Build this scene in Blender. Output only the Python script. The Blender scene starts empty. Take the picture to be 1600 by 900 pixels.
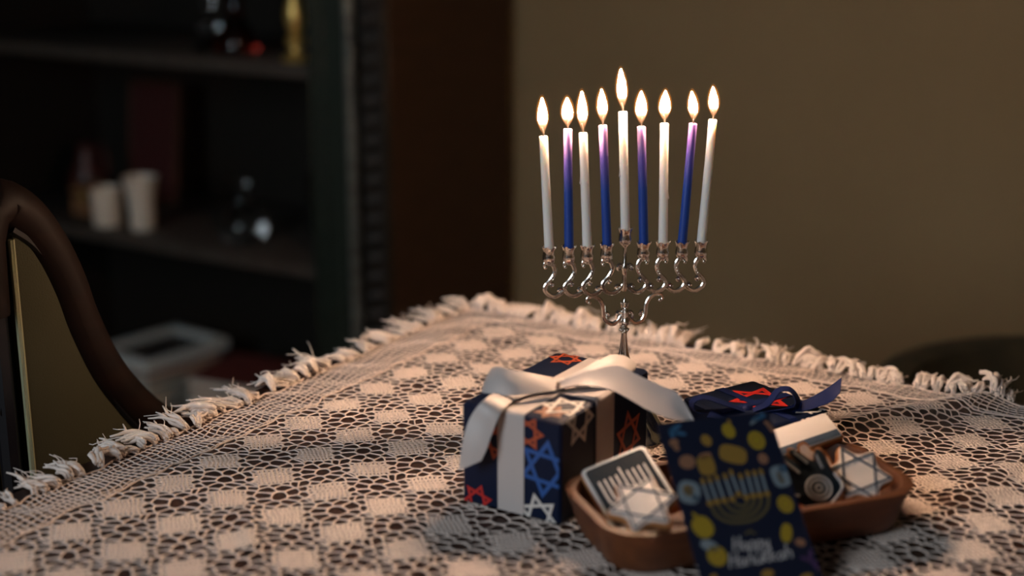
import bpy, math, random
import numpy as np
from mathutils import Vector, Matrix

SC = bpy.context.scene
COL = SC.collection
random.seed(7)
rng = np.random.default_rng(11)
PI = math.pi

# ------------------------------------------------------------------ camera
FPX = 2270.0                                  # focal length in pixels of the 1600 px frame
PITCH = math.atan(630 / FPX)
CAM = np.array([0.0, 0.0, 1.28])
cam = bpy.data.objects.new('camera', bpy.data.cameras.new('camera'))
COL.objects.link(cam)
cam.location = CAM
cam.rotation_euler = (PI / 2 - PITCH, 0, 0)
cam.data.sensor_width = 36
cam.data.lens = FPX / 1600 * 36
cam.data.clip_start = 0.05
cam.data.dof.use_dof = True
cam.data.dof.focus_distance = 1.43
cam.data.dof.aperture_fstop = 2.0
SC.camera = cam

# ------------------------------------------------------------------ world, lights, exposure
SC.view_settings.view_transform = 'Standard'
SC.view_settings.look = 'None'
SC.view_settings.exposure = 0.0
SC.view_settings.gamma = 1.0
SC.view_settings.use_curve_mapping = False
W = bpy.data.worlds.new('world')
SC.world = W
W.use_nodes = True
W.node_tree.nodes['Background'].inputs[0].default_value = (0.62, 0.78, 1.0, 1)
W.node_tree.nodes['Background'].inputs[1].default_value = 0.013


def area_light(name, loc, target, size, power, color, spread=180):
    d = bpy.data.lights.new(name, 'AREA')
    d.shape = 'RECTANGLE'
    d.size, d.size_y = size
    d.energy = power
    d.color = color
    d.spread = math.radians(spread)
    o = bpy.data.objects.new(name, d)
    COL.objects.link(o)
    o.location = loc
    o.rotation_euler = (Vector(target) - Vector(loc)).to_track_quat('-Z', 'Y').to_euler()
    return o


area_light('window_daylight', (-1.9, -0.7, 1.75), (0.1, 1.2, 0.8), (0.9, 1.3), 15, (0.84, 0.93, 1.0), 120)
FLAME = 470.0                                 # radiance of a candle flame
FLAME_COLOR = (1.0, 0.64, 0.41, 1)

# ------------------------------------------------------------------ frames
ANG = math.radians(31.9)
U = np.array([math.sin(ANG), math.cos(ANG), 0])    # along the table's left edge, away from the camera
V = np.array([math.cos(ANG), -math.sin(ANG), 0])   # along the table's far edge, to the right
Z = np.array([0, 0, 1.0])
CORNER = np.array([-0.0536, 1.7956, 0.0])          # far corner of the cloth
TABLE = 0.75
RZ = -ANG


def tf(x, y, z=0.0):
    """a point of the room (x along the back wall, y towards it) in world space"""
    return CORNER + V * x + U * y + Z * z


def ray(px, py):
    fw = np.array([0, math.cos(PITCH), -math.sin(PITCH)])
    up = np.array([0, math.sin(PITCH), math.cos(PITCH)])
    return fw + (px - 800) / FPX * np.array([1.0, 0, 0]) + (450 - py) / FPX * up


def at_plane(px, py, pt, n):
    d = ray(px, py)
    return CAM + d * (np.dot(np.asarray(pt) - CAM, n) / np.dot(d, n))


def at_z(px, py, z):
    return at_plane(px, py, (0, 0, z), Z)


def at_depth(px, py, dep):
    return CAM + ray(px, py) * dep


# ------------------------------------------------------------------ mesh helpers
def cat(pts, n):
    """Catmull-Rom resample of a polyline to n points"""
    p = np.array(pts, float)
    if len(p) == 2:
        t = np.linspace(0, 1, n)[:, None]
        return p[0] * (1 - t) + p[1] * t
    q = np.vstack([2 * p[0] - p[1], p, 2 * p[-1] - p[-2]])
    out = []
    for s in np.linspace(0, len(p) - 1, n):
        i = min(int(s), len(p) - 2)
        t = s - i
        a, b, c, d = q[i], q[i + 1], q[i + 2], q[i + 3]
        out.append(0.5 * (2 * b + (c - a) * t + (2 * a - 5 * b + 4 * c - d) * t * t + (3 * b - a - 3 * c + d) * t ** 3))
    return np.array(out)


class MB:
    def __init__(s):
        s.v = []
        s.f = []

    def add(s, v, f):
        k = len(s.v)
        s.v += [tuple(map(float, q)) for q in v]
        s.f += [tuple(i + k for i in q) for q in f]
        return s

    def box(s, lo, hi, bev=0.0):
        lo, hi = np.minimum(lo, hi), np.maximum(lo, hi)
        if bev <= 0:
            v = [(x, y, z) for x in (lo[0], hi[0]) for y in (lo[1], hi[1]) for z in (lo[2], hi[2])]
            return s.add(v, [(0, 1, 3, 2), (4, 6, 7, 5), (0, 4, 5, 1), (2, 3, 7, 6), (0, 2, 6, 4), (1, 5, 7, 3)])
        c, h = (lo + hi) / 2, (hi - lo) / 2
        b = min(bev, min(h) * .9)
        poly = [(-h[0] + b, -h[1]), (h[0] - b, -h[1]), (h[0], -h[1] + b), (h[0], h[1] - b),
                (h[0] - b, h[1]), (-h[0] + b, h[1]), (-h[0], h[1] - b), (-h[0], -h[1] + b)]
        rings = []
        for z, k in ((-h[2], b), (-h[2] + b, 0), (h[2] - b, 0), (h[2], b)):
            rings.append([(c[0] + x * (h[0] - k) / h[0], c[1] + y * (h[1] - k) / h[1], c[2] + z) for x, y in poly])
        return s.rings(rings, True, True)

    def rings(s, rings, cap0=True, cap1=True, closed=True):
        k = len(s.v)
        n = len(rings[0])
        for r in rings:
            s.v += [tuple(map(float, q)) for q in r]
        for i in range(len(rings) - 1):
            for j in range(n if closed else n - 1):
                a, b = k + i * n + j, k + i * n + (j + 1) % n
                s.f.append((a, b, b + n, a + n))
        if cap0:
            s.f.append(tuple(k + j for j in reversed(range(n))))
        if cap1:
            s.f.append(tuple(k + (len(rings) - 1) * n + j for j in range(n)))
        return s

    def lathe(s, prof, n=24, c=(0, 0, 0), flute=None, cap=True):
        rr = []
        for i, (r, z) in enumerate(prof):
            ring = []
            for j in range(n):
                a = 2 * PI * j / n
                k = 1.0 if flute is None else flute(a, i)
                ring.append((c[0] + r * k * math.cos(a), c[1] + r * k * math.sin(a), c[2] + z))
            rr.append(ring)
        return s.rings(rr, cap, cap)

    def tube(s, pts, rad, n=8, prof=None, cap=True, ref=None, flat=1.0):
        p = np.array(pts, float)
        m = len(p)
        r = np.full(m, rad, float) if np.isscalar(rad) else np.interp(np.linspace(0, 1, m), np.linspace(0, 1, len(rad)), rad)
        t = np.gradient(p, axis=0)
        t /= np.linalg.norm(t, axis=1)[:, None] + 1e-12
        e = np.array(ref if ref is not None else ((0, 0, 1) if abs(t[0][2]) < .9 else (1, 0, 0)), float)
        rr = []
        for i in range(m):
            e = e - t[i] * np.dot(e, t[i])
            e /= np.linalg.norm(e) + 1e-12
            b = np.cross(t[i], e)
            ring = []
            for j in range(n):
                a = 2 * PI * j / n
                k = r[i] * (prof(a) if prof else 1)
                ring.append(p[i] + e * math.cos(a) * k * flat + b * math.sin(a) * k)
            rr.append(ring)
        return s.rings(rr, cap, cap)

    def ball(s, c, r, n=10, m=6, sc=(1, 1, 1)):
        k = len(s.v)
        s.v.append((c[0], c[1], c[2] - r * sc[2]))
        for i in range(1, m):
            a = -PI / 2 + PI * i / m
            for j in range(n):
                b = 2 * PI * j / n
                s.v.append((c[0] + r * sc[0] * math.cos(a) * math.cos(b), c[1] + r * sc[1] * math.cos(a) * math.sin(b), c[2] + r * sc[2] * math.sin(a)))
        s.v.append((c[0], c[1], c[2] + r * sc[2]))
        e = len(s.v) - 1
        for j in range(n):
            s.f.append((k, k + 1 + (j + 1) % n, k + 1 + j))
            s.f.append((e, e - n + j, e - n + (j + 1) % n))
        for i in range(m - 2):
            for j in range(n):
                a = k + 1 + i * n
                s.f.append((a + j, a + (j + 1) % n, a + n + (j + 1) % n, a + n + j))
        return s

    def prism(s, poly, z0, z1, bev=0.0, fr=None):
        """extruded outline (counter-clockwise) with rounded rims; fr maps (x,y,z) to a point"""
        p = np.array(poly, float)
        fr = fr or (lambda q: q)

        def inset(d):
            e = np.roll(p, -1, 0) - p
            e /= np.linalg.norm(e, axis=1)[:, None] + 1e-12
            nn = np.stack([-e[:, 1], e[:, 0]], 1)
            m = nn + np.roll(nn, 1, 0)
            m /= (np.linalg.norm(m, axis=1)[:, None] + 1e-9)
            k = 1 / np.maximum(.45, (m * nn).sum(1))[:, None]
            return p + m * d * k
        lv = [(z0, 0), (z1, 0)] if bev <= 0 else [(z0, bev), (z0 + bev * .3, bev * .3), (z0 + bev, 0), (z1 - bev, 0), (z1 - bev * .3, bev * .3), (z1, bev)]
        rr = [[fr((q[0], q[1], z)) for q in inset(d)] for z, d in lv]
        return s.rings(rr, True, True)

    def strip(s, L, R, n=24, th=0.0006, m=4, bow=0.0):
        """a ribbon between two edge curves, with thickness"""
        L, R = cat(L, n), cat(R, n)
        top = np.zeros((n, m + 1, 3))
        for j in range(m + 1):
            w = j / m
            top[:, j] = L * (1 - w) + R * w
        du = np.gradient(top, axis=0)
        dv = np.gradient(top, axis=1)
        nn = np.cross(du, dv)
        nn /= np.linalg.norm(nn, axis=2)[:, :, None] + 1e-12
        for j in range(m + 1):
            top[:, j] += nn[:, j] * bow * math.sin(PI * j / m)
        a = top + nn * th / 2
        b = top - nn * th / 2
        rings = []
        for i in range(n):
            rings.append(list(a[i]) + list(b[i][::-1]))
        return s.rings(rings, True, True)


def obj(name, mb, mat=None, parent=None, smooth=True, auto=40, label=None):
    me = bpy.data.meshes.new(name)
    me.from_pydata(mb.v, [], mb.f)
    me.validate()
    me.update()
    o = bpy.data.objects.new(name, me)
    COL.objects.link(o)
    if mat:
        me.materials.append(mat)
    if parent is not None:
        o.parent = parent
    if smooth:
        me.polygons.foreach_set('use_smooth', [True] * len(me.polygons))
        if auto:
            sharp_edges(me, auto)
    if label:
        o['label'] = label
    return o


def sharp_edges(me, deg):
    try:
        me.set_sharp_from_angle(angle=math.radians(deg))
    except Exception:
        pass


def tag(o, label, cat_, group=None):
    o['label'] = label
    o['category'] = cat_
    if group:
        o['group'] = group
    return o


def thing(name, label, cat_, loc=(0, 0, 0), rz=0.0, group=None, rot=None):
    o = bpy.data.objects.new(name, None)
    o.empty_display_size = .05
    COL.objects.link(o)
    o.location = [float(q) for q in loc]
    o.rotation_euler = rot if rot is not None else (0, 0, rz)
    return tag(o, label, cat_, group)


def struct(name, mb, mat, parent=None):
    o = obj(name, mb, mat, parent, smooth=False)
    o['kind'] = 'structure'
    return o


def frame(o, ex, ey, ez):
    """rotation matrix of a local frame given by three axes"""
    return lambda q: np.asarray(o, float) + np.asarray(ex) * q[0] + np.asarray(ey) * q[1] + np.asarray(ez) * q[2]


def euler_of(ex, ey, ez):
    return Matrix([[ex[i], ey[i], ez[i]] for i in range(3)]).to_euler()


# ------------------------------------------------------------------ materials
def material(name, color, rough=.6, metal=0.0, noise=None, bump=None, **kw):
    m = bpy.data.materials.new(name)
    m.use_nodes = True
    nt = m.node_tree
    b = nt.nodes['Principled BSDF']
    b.inputs['Base Color'].default_value = (*color, 1)
    b.inputs['Roughness'].default_value = rough
    b.inputs['Metallic'].default_value = metal
    for k, v in kw.items():
        b.inputs[k.replace('_', ' ')].default_value = v
    if noise or bump:
        tc = nt.nodes.new('ShaderNodeTexCoord')
        mp = nt.nodes.new('ShaderNodeMapping')
        nt.links.new(tc.outputs['Object'], mp.inputs[0])
    if noise:
        c2, scale, stretch = noise
        mp.inputs['Scale'].default_value = stretch
        n = nt.nodes.new('ShaderNodeTexNoise')
        n.inputs['Scale'].default_value = scale
        n.inputs['Detail'].default_value = 5
        nt.links.new(mp.outputs[0], n.inputs['Vector'])
        r = nt.nodes.new('ShaderNodeValToRGB')
        r.color_ramp.elements[0].position = .35
        r.color_ramp.elements[0].color = (*color, 1)
        r.color_ramp.elements[1].position = .68
        r.color_ramp.elements[1].color = (*c2, 1)
        nt.links.new(n.outputs['Fac'], r.inputs[0])
        nt.links.new(r.outputs[0], b.inputs['Base Color'])
    if bump:
        sc, st = bump
        n2 = nt.nodes.new('ShaderNodeTexNoise')
        n2.inputs['Scale'].default_value = sc
        n2.inputs['Detail'].default_value = 4
        nt.links.new(mp.outputs[0], n2.inputs['Vector'])
        bp = nt.nodes.new('ShaderNodeBump')
        bp.inputs['Strength'].default_value = st
        bp.inputs['Distance'].default_value = .002
        nt.links.new(n2.outputs['Fac'], bp.inputs['Height'])
        nt.links.new(bp.outputs[0], b.inputs['Normal'])
    return m


def gradient(m, stops, axis=2, lo=0.0, hi=1.0):
    """base colour running along one object axis"""
    nt = m.node_tree
    b = nt.nodes['Principled BSDF']
    tc = nt.nodes.new('ShaderNodeTexCoord')
    sp = nt.nodes.new('ShaderNodeSeparateXYZ')
    mr = nt.nodes.new('ShaderNodeMapRange')
    mr.inputs[1].default_value, mr.inputs[2].default_value = lo, hi
    r = nt.nodes.new('ShaderNodeValToRGB')
    while len(r.color_ramp.elements) < len(stops):
        r.color_ramp.elements.new(.5)
    for e, (p, c) in zip(r.color_ramp.elements, stops):
        e.position = p
        e.color = (*c, 1)
    nt.links.new(tc.outputs['Object'], sp.inputs[0])
    nt.links.new(sp.outputs[axis], mr.inputs[0])
    nt.links.new(mr.outputs[0], r.inputs[0])
    nt.links.new(r.outputs[0], b.inputs['Base Color'])
    return m


M = {}
M['wall'] = material('wall paint', (.235, .168, .082), .85, noise=((.255, .185, .094), 3, (1, 1, 1)), bump=(60, .15))
M['floor'] = material('floor wood', (.20, .10, .05), .5, noise=((.32, .17, .085), 6, (1, 14, 1)))
M['ceiling'] = material('ceiling paint', (.3, .28, .25), .9)
M['table'] = material('table wood', (.030, .010, .006), .45, noise=((.055, .019, .010), 7, (14, 1, 4)), bump=(40, .05))
M['lace'] = material('cotton thread', (.82, .69, .62), .95, bump=(900, .5), Sheen_Weight=.15)
M['fringe'] = material('fringe thread', (.84, .73, .66), .95, bump=(700, .5), Sheen_Weight=.2)
M['silver'] = material('silver', (.92, .87, .80), .20, 1.0, bump=(260, .10))
M['white_wax'] = material('white wax', (.95, .845, .77), .45, Subsurface_Weight=.7, Subsurface_Radius=(.022, .014, .009), Subsurface_Scale=1.0)
M['wick'] = material('charred wick', (.03, .018, .012), .9)
M['navy_paper'] = material('navy wrapping paper', (.0045, .010, .032), .45, bump=(25, .12), Specular_IOR_Level=.15)
M['blue_ink'] = material('blue print', (.015, .085, .32), .45)
M['orange_ink'] = material('orange print', (.42, .07, .02), .45)
M['white_ink'] = material('white print', (.66, .62, .58), .45)
M['red_ink'] = material('red print', (.50, .018, .014), .45)
M['brown_ink'] = material('tan print', (.25, .10, .05), .45)
M['ribbon'] = material('white satin', (.50, .455, .44), .42, bump=(1500, .12), Sheen_Weight=.15)
M['blue_ribbon'] = material('blue satin', (.006, .014, .07), .55, Specular_IOR_Level=.12)
M['tray'] = material('tray wood', (.075, .023, .008), .5, noise=((.14, .048, .016), 9, (2, 12, 6)), bump=(80, .12))
M['biscuit'] = material('biscuit', (.36, .15, .05), .8, bump=(300, .5))
M['white_icing'] = material('white icing', (.74, .68, .63), .38)
M['navy_icing'] = material('navy icing', (.010, .018, .026), .75, Specular_IOR_Level=.15)
M['blue_icing'] = material('slate blue icing', (.02, .045, .08), .6)
M['grey_icing'] = material('pale blue icing', (.42, .46, .50), .4)
M['card'] = material('card stock', (.005, .011, .034), .5)
M['card_edge'] = material('card paper', (.6, .58, .55), .8)
M['yellow_ink'] = material('yellow print', (0.375, 0.270, 0.022), .55)
M['gold_ink'] = material('ochre print', (0.315, 0.188, 0.038), .55)
M['olive_ink'] = material('olive print', (0.120, 0.098, 0.041), .55)
M['pale_ink'] = material('pale blue print', (0.210, 0.270, 0.315), .55)
M['sky_ink'] = material('mid blue print', (0.038, 0.128, 0.255), .55)
M['peach_ink'] = material('peach print', (0.300, 0.150, 0.090), .55)
M['purple_ink'] = material('purple print', (0.068, 0.034, 0.112), .55)
M['letter_ink'] = material('white lettering', (.48, .48, .50), .55)
M['dark_wood'] = material('bookcase wood', (.012, .011, .009), .5, noise=((.02, .016, .012), 8, (3, 3, 14)))
M['green_wood'] = material('dark green painted wood', (.012, .022, .017), .42, noise=((.02, .032, .024), 9, (2, 2, 10)))
M['trim_wood'] = material('worn moulding', (.16, .17, .15), .3, noise=((.06, .065, .058), 12, (1, 1, 6)))
M['brown_wood'] = material('brown veneer', (.045, .017, .007), .45, noise=((.06, .024, .010), 5, (2, 2, 9)))
M['shelf_wood'] = material('shelf wood', (.05, .042, .035), .5, noise=((.07, .06, .05), 7, (8, 1, 1)))
M['olive'] = material('olive upholstery', (.024, .023, .007), .85, bump=(500, .2))
M['piping'] = material('pale piping', (.22, .22, .13), .7)
M['chair_wood'] = material('mahogany', (.006, .0022, .0014), .6, Specular_IOR_Level=.2, noise=((.010, .0035, .002), 6, (2, 2, 8)))
M['black_metal'] = material('black lacquer', (.006, .006, .008), .35)
M['green_fabric'] = material('patterned green fabric', (.030, .028, .014), .85, noise=((.055, .045, .022), 26, (1, 1, 1)))


def glass(name, color, rough=.03):
    m = material(name, color, rough, IOR=1.45)
    m.node_tree.nodes['Principled BSDF'].inputs['Transmission Weight'].default_value = 1.0
    return m


M['clear_glass'] = glass('clear glass', (.9, .94, .95))
M['red_glass'] = glass('red glass', (.55, .05, .03))
M['smoke_glass'] = glass('smoked glass', (.35, .37, .38), .1)
M['brass'] = material('brass', (.75, .55, .18), .38, .8)
M['cream'] = material('cream ceramic', (.82, .74, .62), .35)
M['cream_wax'] = material('cream wax', (.7, .5, .34), .5)
M['carved'] = material('carved wood', (.26, .12, .05), .6, bump=(60, .8))
M['paper'] = material('book paper', (.74, .68, .56), .85, noise=((.55, .50, .42), 60, (1, 1, 60)))
M['red_cover'] = material('dull red book cover', (.16, .04, .035), .55)
M['teal_cover'] = material('teal book cover', (.03, .22, .27), .5)
M['grey_cover'] = material('pale grey book cover', (.66, .70, .67), .5)
M['black_cover'] = material('black book cover', (.01, .01, .011), .35)
M['tan_cover'] = material('tan book cover', (.20, .11, .06), .6)
M['dark_red'] = material('dark red board', (.05, .006, .006), .7)
M['wine'] = material('wine red ceramic', (.05, .012, .010), .4)


def emission_flame():
    m = bpy.data.materials.new('candle flame')
    m.use_nodes = True
    nt = m.node_tree
    nt.nodes.clear()
    out = nt.nodes.new('ShaderNodeOutputMaterial')
    tc = nt.nodes.new('ShaderNodeTexCoord')
    sp = nt.nodes.new('ShaderNodeSeparateXYZ')
    r = nt.nodes.new('ShaderNodeValToRGB')
    el = r.color_ramp.elements
    for _ in range(4):
        el.new(.5)
    for e_, (p_, k_) in zip(el, ((0, .0), (.10, .0002), (.20, .0006), (.28, .0018), (.36, .03), (.47, 1))):
        e_.position, e_.color = p_, (k_, k_, k_, 1)
    e = nt.nodes.new('ShaderNodeEmission')
    e.inputs[0].default_value = FLAME_COLOR
    mu = nt.nodes.new('ShaderNodeMath')
    mu.operation = 'MULTIPLY'
    mu.inputs[1].default_value = FLAME
    t = nt.nodes.new('ShaderNodeBsdfTransparent')
    mx = nt.nodes.new('ShaderNodeAddShader')
    nt.links.new(tc.outputs['Generated'], sp.inputs[0])
    nt.links.new(sp.outputs[2], r.inputs[0])
    nt.links.new(r.outputs[0], mu.inputs[0])
    nt.links.new(mu.outputs[0], e.inputs[1])
    nt.links.new(t.outputs[0], mx.inputs[0])
    nt.links.new(e.outputs[0], mx.inputs[1])
    nt.links.new(mx.outputs[0], out.inputs[0])
    return m


def volume_glow():
    m = bpy.data.materials.new('flame mantle')
    m.use_nodes = True
    nt = m.node_tree
    nt.nodes.clear()
    out = nt.nodes.new('ShaderNodeOutputMaterial')
    e = nt.nodes.new('ShaderNodeEmission')
    e.inputs[0].default_value = (1.0, .30, .04, 1)
    e.inputs[1].default_value = 90.0
    nt.links.new(e.outputs[0], out.inputs['Volume'])
    return m


M['flame'] = emission_flame()
M['mantle'] = volume_glow()

# ------------------------------------------------------------------ room shell
WALL_Y = .7035 + .50                                     # back wall, in room coordinates
room = lambda lo, hi: MB().add([tf(x, y, z) for x in (lo[0], hi[0]) for y in (lo[1], hi[1]) for z in (lo[2], hi[2])],
                               [(0, 1, 3, 2), (4, 6, 7, 5), (0, 4, 5, 1), (2, 3, 7, 6), (0, 2, 6, 4), (1, 5, 7, 3)])
struct('floor', room((-2.6, -3.2, -.1), (3.2, WALL_Y + .1, 0)), M['floor'])
struct('wall_back', room((-2.6, WALL_Y, 0), (3.2, WALL_Y + .1, 2.6)), M['wall'])
struct('wall_left', room((-2.7, -3.2, 0), (-2.6, WALL_Y + .1, 2.6)), M['wall'])
struct('wall_right', room((3.1, -3.2, 0), (3.2, WALL_Y, 2.6)), M['wall'])
struct('ceiling', room((-2.6, -3.2, 2.6), (3.2, WALL_Y + .1, 2.7)), M['ceiling'])
struct('baseboard_back', room((-.6, WALL_Y - .018, 0), (3.1, WALL_Y, .11)), M['brown_wood'])

# ------------------------------------------------------------------ bookcase (local x along its front, y into it)
KX, KY = -.6758, .7035
book = thing('bookcase', 'tall dark open bookcase with green carved post, standing against the brown wall', 'bookcase', tf(KX, KY), RZ)
BW, BD, BH = 1.30, .48, 2.25
obj('side_panel', MB().box((-.022, .04, 0), (0, BD, BH), .003), M['brown_wood'], book, label='brown veneered outer side panel')
obj('side_panel', MB().box((-BW, .02, 0), (-BW + .03, BD, BH), .003), M['dark_wood'], book)
obj('back_panel', MB().box((-BW + .03, BD - .02, .02), (-.022, BD, BH - .03)), M['dark_wood'], book)
obj('top_panel', MB().box((-BW, .0, BH), (0, BD, BH + .04), .006), M['dark_wood'], book)
obj('plinth', MB().box((-BW + .03, .05, 0), (-.022, .07, .065)), M['dark_wood'], book)
for i, z in enumerate((.09, .532, .94, 1.36, 1.78)):
    obj('shelf', MB().box((-BW + .03, .012 if i else .03, z - .03), (-.17, BD - .02, z), .004), M['shelf_wood'], book)
# front stile: recessed green board, a raised pale moulding, then a post of stacked turned rings
stile = obj('front_stile', MB().box((-.165, .004, 0), (-.075, .03, BH), .003), M['green_wood'], book, label='dark green painted front stile')
mo = MB()
for x0, x1, d in ((-.166, -.158, .008), (-.135, -.128, .006)):
    mo.box((x0, .004 - d, .02), (x1, .004, BH - .02), .002)
obj('bead_moulding', mo, M['green_wood'], stile)
obj('moulding', MB().tube([(-.066, .003, .02), (-.066, .003, BH - .02)], .011, 10), M['trim_wood'], book, label='pale worn vertical moulding')
post = obj('corner_post', MB().box((-.055, .022, 0), (-.001, .04, BH), .002), M['dark_wood'], book)
for k in range(58):
    z = .02 + .0385 * k
    obj('carved_ring', MB().tube([(-.050, .020, z + .017), (-.028, .008, z + .013), (-.006, .020, z + .017)], (.008, .013, .008), 8, ref=(0, 0, 1)), M['dark_wood'], post)


def bk(x, y, z):
    return tf(KX + x, KY + y, z)


# upper shelf things, shelf top at z = .94
S1, S2, S3 = .94, .532, .09
g = thing('glass_candlestick', 'slim clear glass candlestick at the left of the upper shelf', 'candlestick', bk(-.515, .10, S1), RZ)
obj('base', MB().lathe([(.034, 0), (.036, .004), (.030, .010), (.016, .018), (.010, .030)], 20), M['clear_glass'], g)
obj('bulb', MB().ball((0, 0, .055), .026, 16, 10), M['clear_glass'], g)
obj('stem', MB().lathe([(.009, .078), (.012, .10), (.013, .20), (.014, .25), (.018, .262), (.019, .285)], 16), M['clear_glass'], g)
g = thing('red_bottle', 'squat red glass bottle on the upper shelf between two glass stems', 'bottle', bk(-.430, .09, S1), RZ)
obj('body', MB().lathe([(.040, 0), (.048, .006), (.050, .02), (.043, .04), (.028, .06), (.018, .075), (.015, .11)], 22), M['red_glass'], g)
obj('lip', MB().lathe([(.015, .110), (.024, .122), (.028, .126), (.016, .118)], 18, cap=False), M['red_glass'], g)
g = thing('grey_vase', 'tall thin dark grey vase behind the red bottle on the upper shelf', 'vase', bk(-.315, .22, S1), RZ)
obj('body', MB().lathe([(.022, 0), (.026, .01), (.028, .1), (.02, .2), (.014, .28), (.017, .33)], 18), M['smoke_glass'], g)
g = thing('brass_candlestick', 'gold coloured turned candlestick at the right end of the upper shelf', 'candlestick', bk(-.240, .055, S1), RZ)
obj('base', MB().lathe([(.030, 0), (.032, .004), (.026, .012), (.013, .020), (.012, .026)], 22), M['brass'], g)
obj('stem', MB().lathe([(.012, .026), (.021, .033), (.022, .044), (.013, .052), (.018, .065), (.023, .085), (.021, .105), (.013, .125), (.011, .15), (.018, .17), (.023, .21), (.020, .24)], 22), M['brass'], g)
obj('cup', MB().lathe([(.012, .24), (.022, .25), (.024, .28), (.027, .285)], 20), M['brass'], g)

# middle shelf
g = thing('red_picture', 'dark red framed picture leaning against the back of the middle shelf', 'picture', bk(-.925, .30, S2), RZ, rot=(math.radians(-6), 0, RZ))
obj('board', MB().box((-.075, 0, 0), (.075, .012, .285), .002), M['dark_red'], g)
fr = MB()
for lo, hi in (((-.083, -.004, 0), (-.073, .014, .293)), ((.073, -.004, 0), (.083, .014, .293)), ((-.073, -.004, .283), (.073, .014, .293)), ((-.073, -.004, 0), (.073, .014, .010))):
    fr.box(lo, hi, .002)
obj('frame', fr, M['brown_wood'], g)
g = thing('carved_box', 'small carved brown wooden box at the left of the middle shelf', 'box', bk(-.925, .12, S2), RZ)
obj('body', MB().box((-.045, -.035, 0), (.045, .035, .05), .004), M['carved'], g)
obj('lid', MB().box((-.048, -.038, .051), (.048, .038, .074), .008), M['carved'], g)
obj('clasp', MB().box((-.008, -.042, .04), (.008, -.0375, .062), .002), M['brass'], g)
g = thing('white_tumbler', 'short cream cylinder candle cup beside the carved box on the middle shelf', 'cup', bk(-.822, .06, S2), RZ)
obj('cup', MB().lathe([(.030, 0), (.032, .004), (.034, .085), (.032, .086), (.029, .078), (.029, .070)], 24), M['cream'], g)
obj('wax_fill', MB().lathe([(.0288, .060), (.0288, .070), (.010, .069)], 20), M['cream_wax'], g)
g = thing('flared_vase', 'cream flared vase right of the short cream cup on the middle shelf', 'vase', bk(-.722, .07, S2), RZ)
obj('body', MB().lathe([(.024, 0), (.027, .005), (.027, .03), (.030, .07), (.036, .105), (.040, .12), (.037, .12), (.030, .09)], 24), M['cream'], g)
g = thing('wine_jug', 'dim wine red jug behind the chair at the far left of the middle shelf', 'jug', bk(-1.03, .20, S2), RZ)
obj('body', MB().lathe([(.03, 0), (.045, .02), (.05, .06), (.035, .10), (.022, .13), (.027, .15)], 22), M['wine'], g)
obj('handle', MB().tube(cat([(.024, 0, .135), (.06, 0, .13), (.066, 0, .08), (.045, 0, .05)], 14), .006, 8), M['wine'], g)
g = thing('glass_decanter', 'round clear glass decanter with stopper at the right of the middle shelf', 'decanter', bk(-.445, .10, S2), RZ)
obj('body', MB().lathe([(.036, 0), (.046, .008), (.052, .03), (.045, .055), (.026, .075), (.012, .088), (.011, .110), (.017, .114)], 26), M['clear_glass'], g)
obj('stopper', MB().ball((0, 0, .131), .014, 14, 8), M['clear_glass'], g)
g = thing('smoked_jar', 'tall smoked grey jar behind the glass decanter on the middle shelf', 'jar', bk(-.345, .26, S2), RZ)
obj('body', MB().lathe([(.04, 0), (.046, .01), (.046, .13), (.036, .15)], 24), M['smoke_glass'], g)
obj('lid', MB().lathe([(.038, .151), (.040, .165), (.015, .176), (.014, .19)], 22), M['smoke_glass'], g)


def bookvol(name, label, loc, rz, w, d, h, cover, group):
    t = thing(name, label, 'book', loc, rz, group)
    obj('page_block', MB().box((.004, .004, .003), (w - .004, d - .006, h - .003)), M['paper'], t)
    c = MB()
    c.box((0, 0, 0), (w, d, .0028)).box((0, 0, h - .0028), (w, d, h)).box((0, d - .005, 0), (w, d, h))
    obj('cover', c, M[cover], t, smooth=False)
    return t


p0 = at_plane(252, 585, bk(0, .05, 0), U)
x0 = float(np.dot(p0 - tf(KX, KY), V)) - .055
zz = S3
a0 = RZ + math.radians(84)
for lab, w, d, h, cv, da in (('cream and tan book at the bottom of the left book stack', .24, .19, .030, 'tan_cover', 0),
                             ('dark book second from the bottom of the left book stack', .23, .18, .026, 'black_cover', -4),
                             ('teal book in the middle of the left book stack', .23, .18, .026, 'teal_cover', 3),
                             ('thin dull red book under the topmost book of the left stack', .22, .18, .014, 'red_cover', -2)):
    bookvol('stacked_book', lab, bk(x0, .06, zz), a0 + math.radians(da), w, d, h, cv, 'books stacked on the bottom shelf')
    zz += h + .0005
t = thing('framed_picture', 'flat pale framed picture with dark centre, lying on top of the left book stack', 'picture', bk(x0, .06, zz), a0)
fr = MB()
for lo, hi in (((0, 0, 0), (.25, .022, .027)), ((0, .178, 0), (.25, .20, .027)), ((0, .022, 0), (.022, .178, .027)), ((.228, .022, 0), (.25, .178, .027))):
    fr.box(lo, hi, .002)
obj('frame', fr, M['grey_cover'], t, label='pale grey frame')
obj('picture_panel', MB().box((.022, .022, .002), (.228, .178, .011)), M['black_cover'], t)
zz = S3
for lab, w, d, h, cv, da in (('thick pale book at the bottom of the right book stack', .27, .20, .034, 'tan_cover', 1),
                             ('pale paged book in the middle of the right book stack', .26, .20, .032, 'grey_cover', -2),
                             ('thin tan book under the top book of the right book stack', .255, .20, .024, 'tan_cover', -1),
                             ('dull red book on top of the right book stack', .25, .20, .028, 'red_cover', 2)):
    bookvol('stacked_book', lab, bk(-.60, .05, zz), RZ + math.radians(da + 6), w, d, h, cv, 'books stacked on the bottom shelf')
    zz += h + .0005

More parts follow.
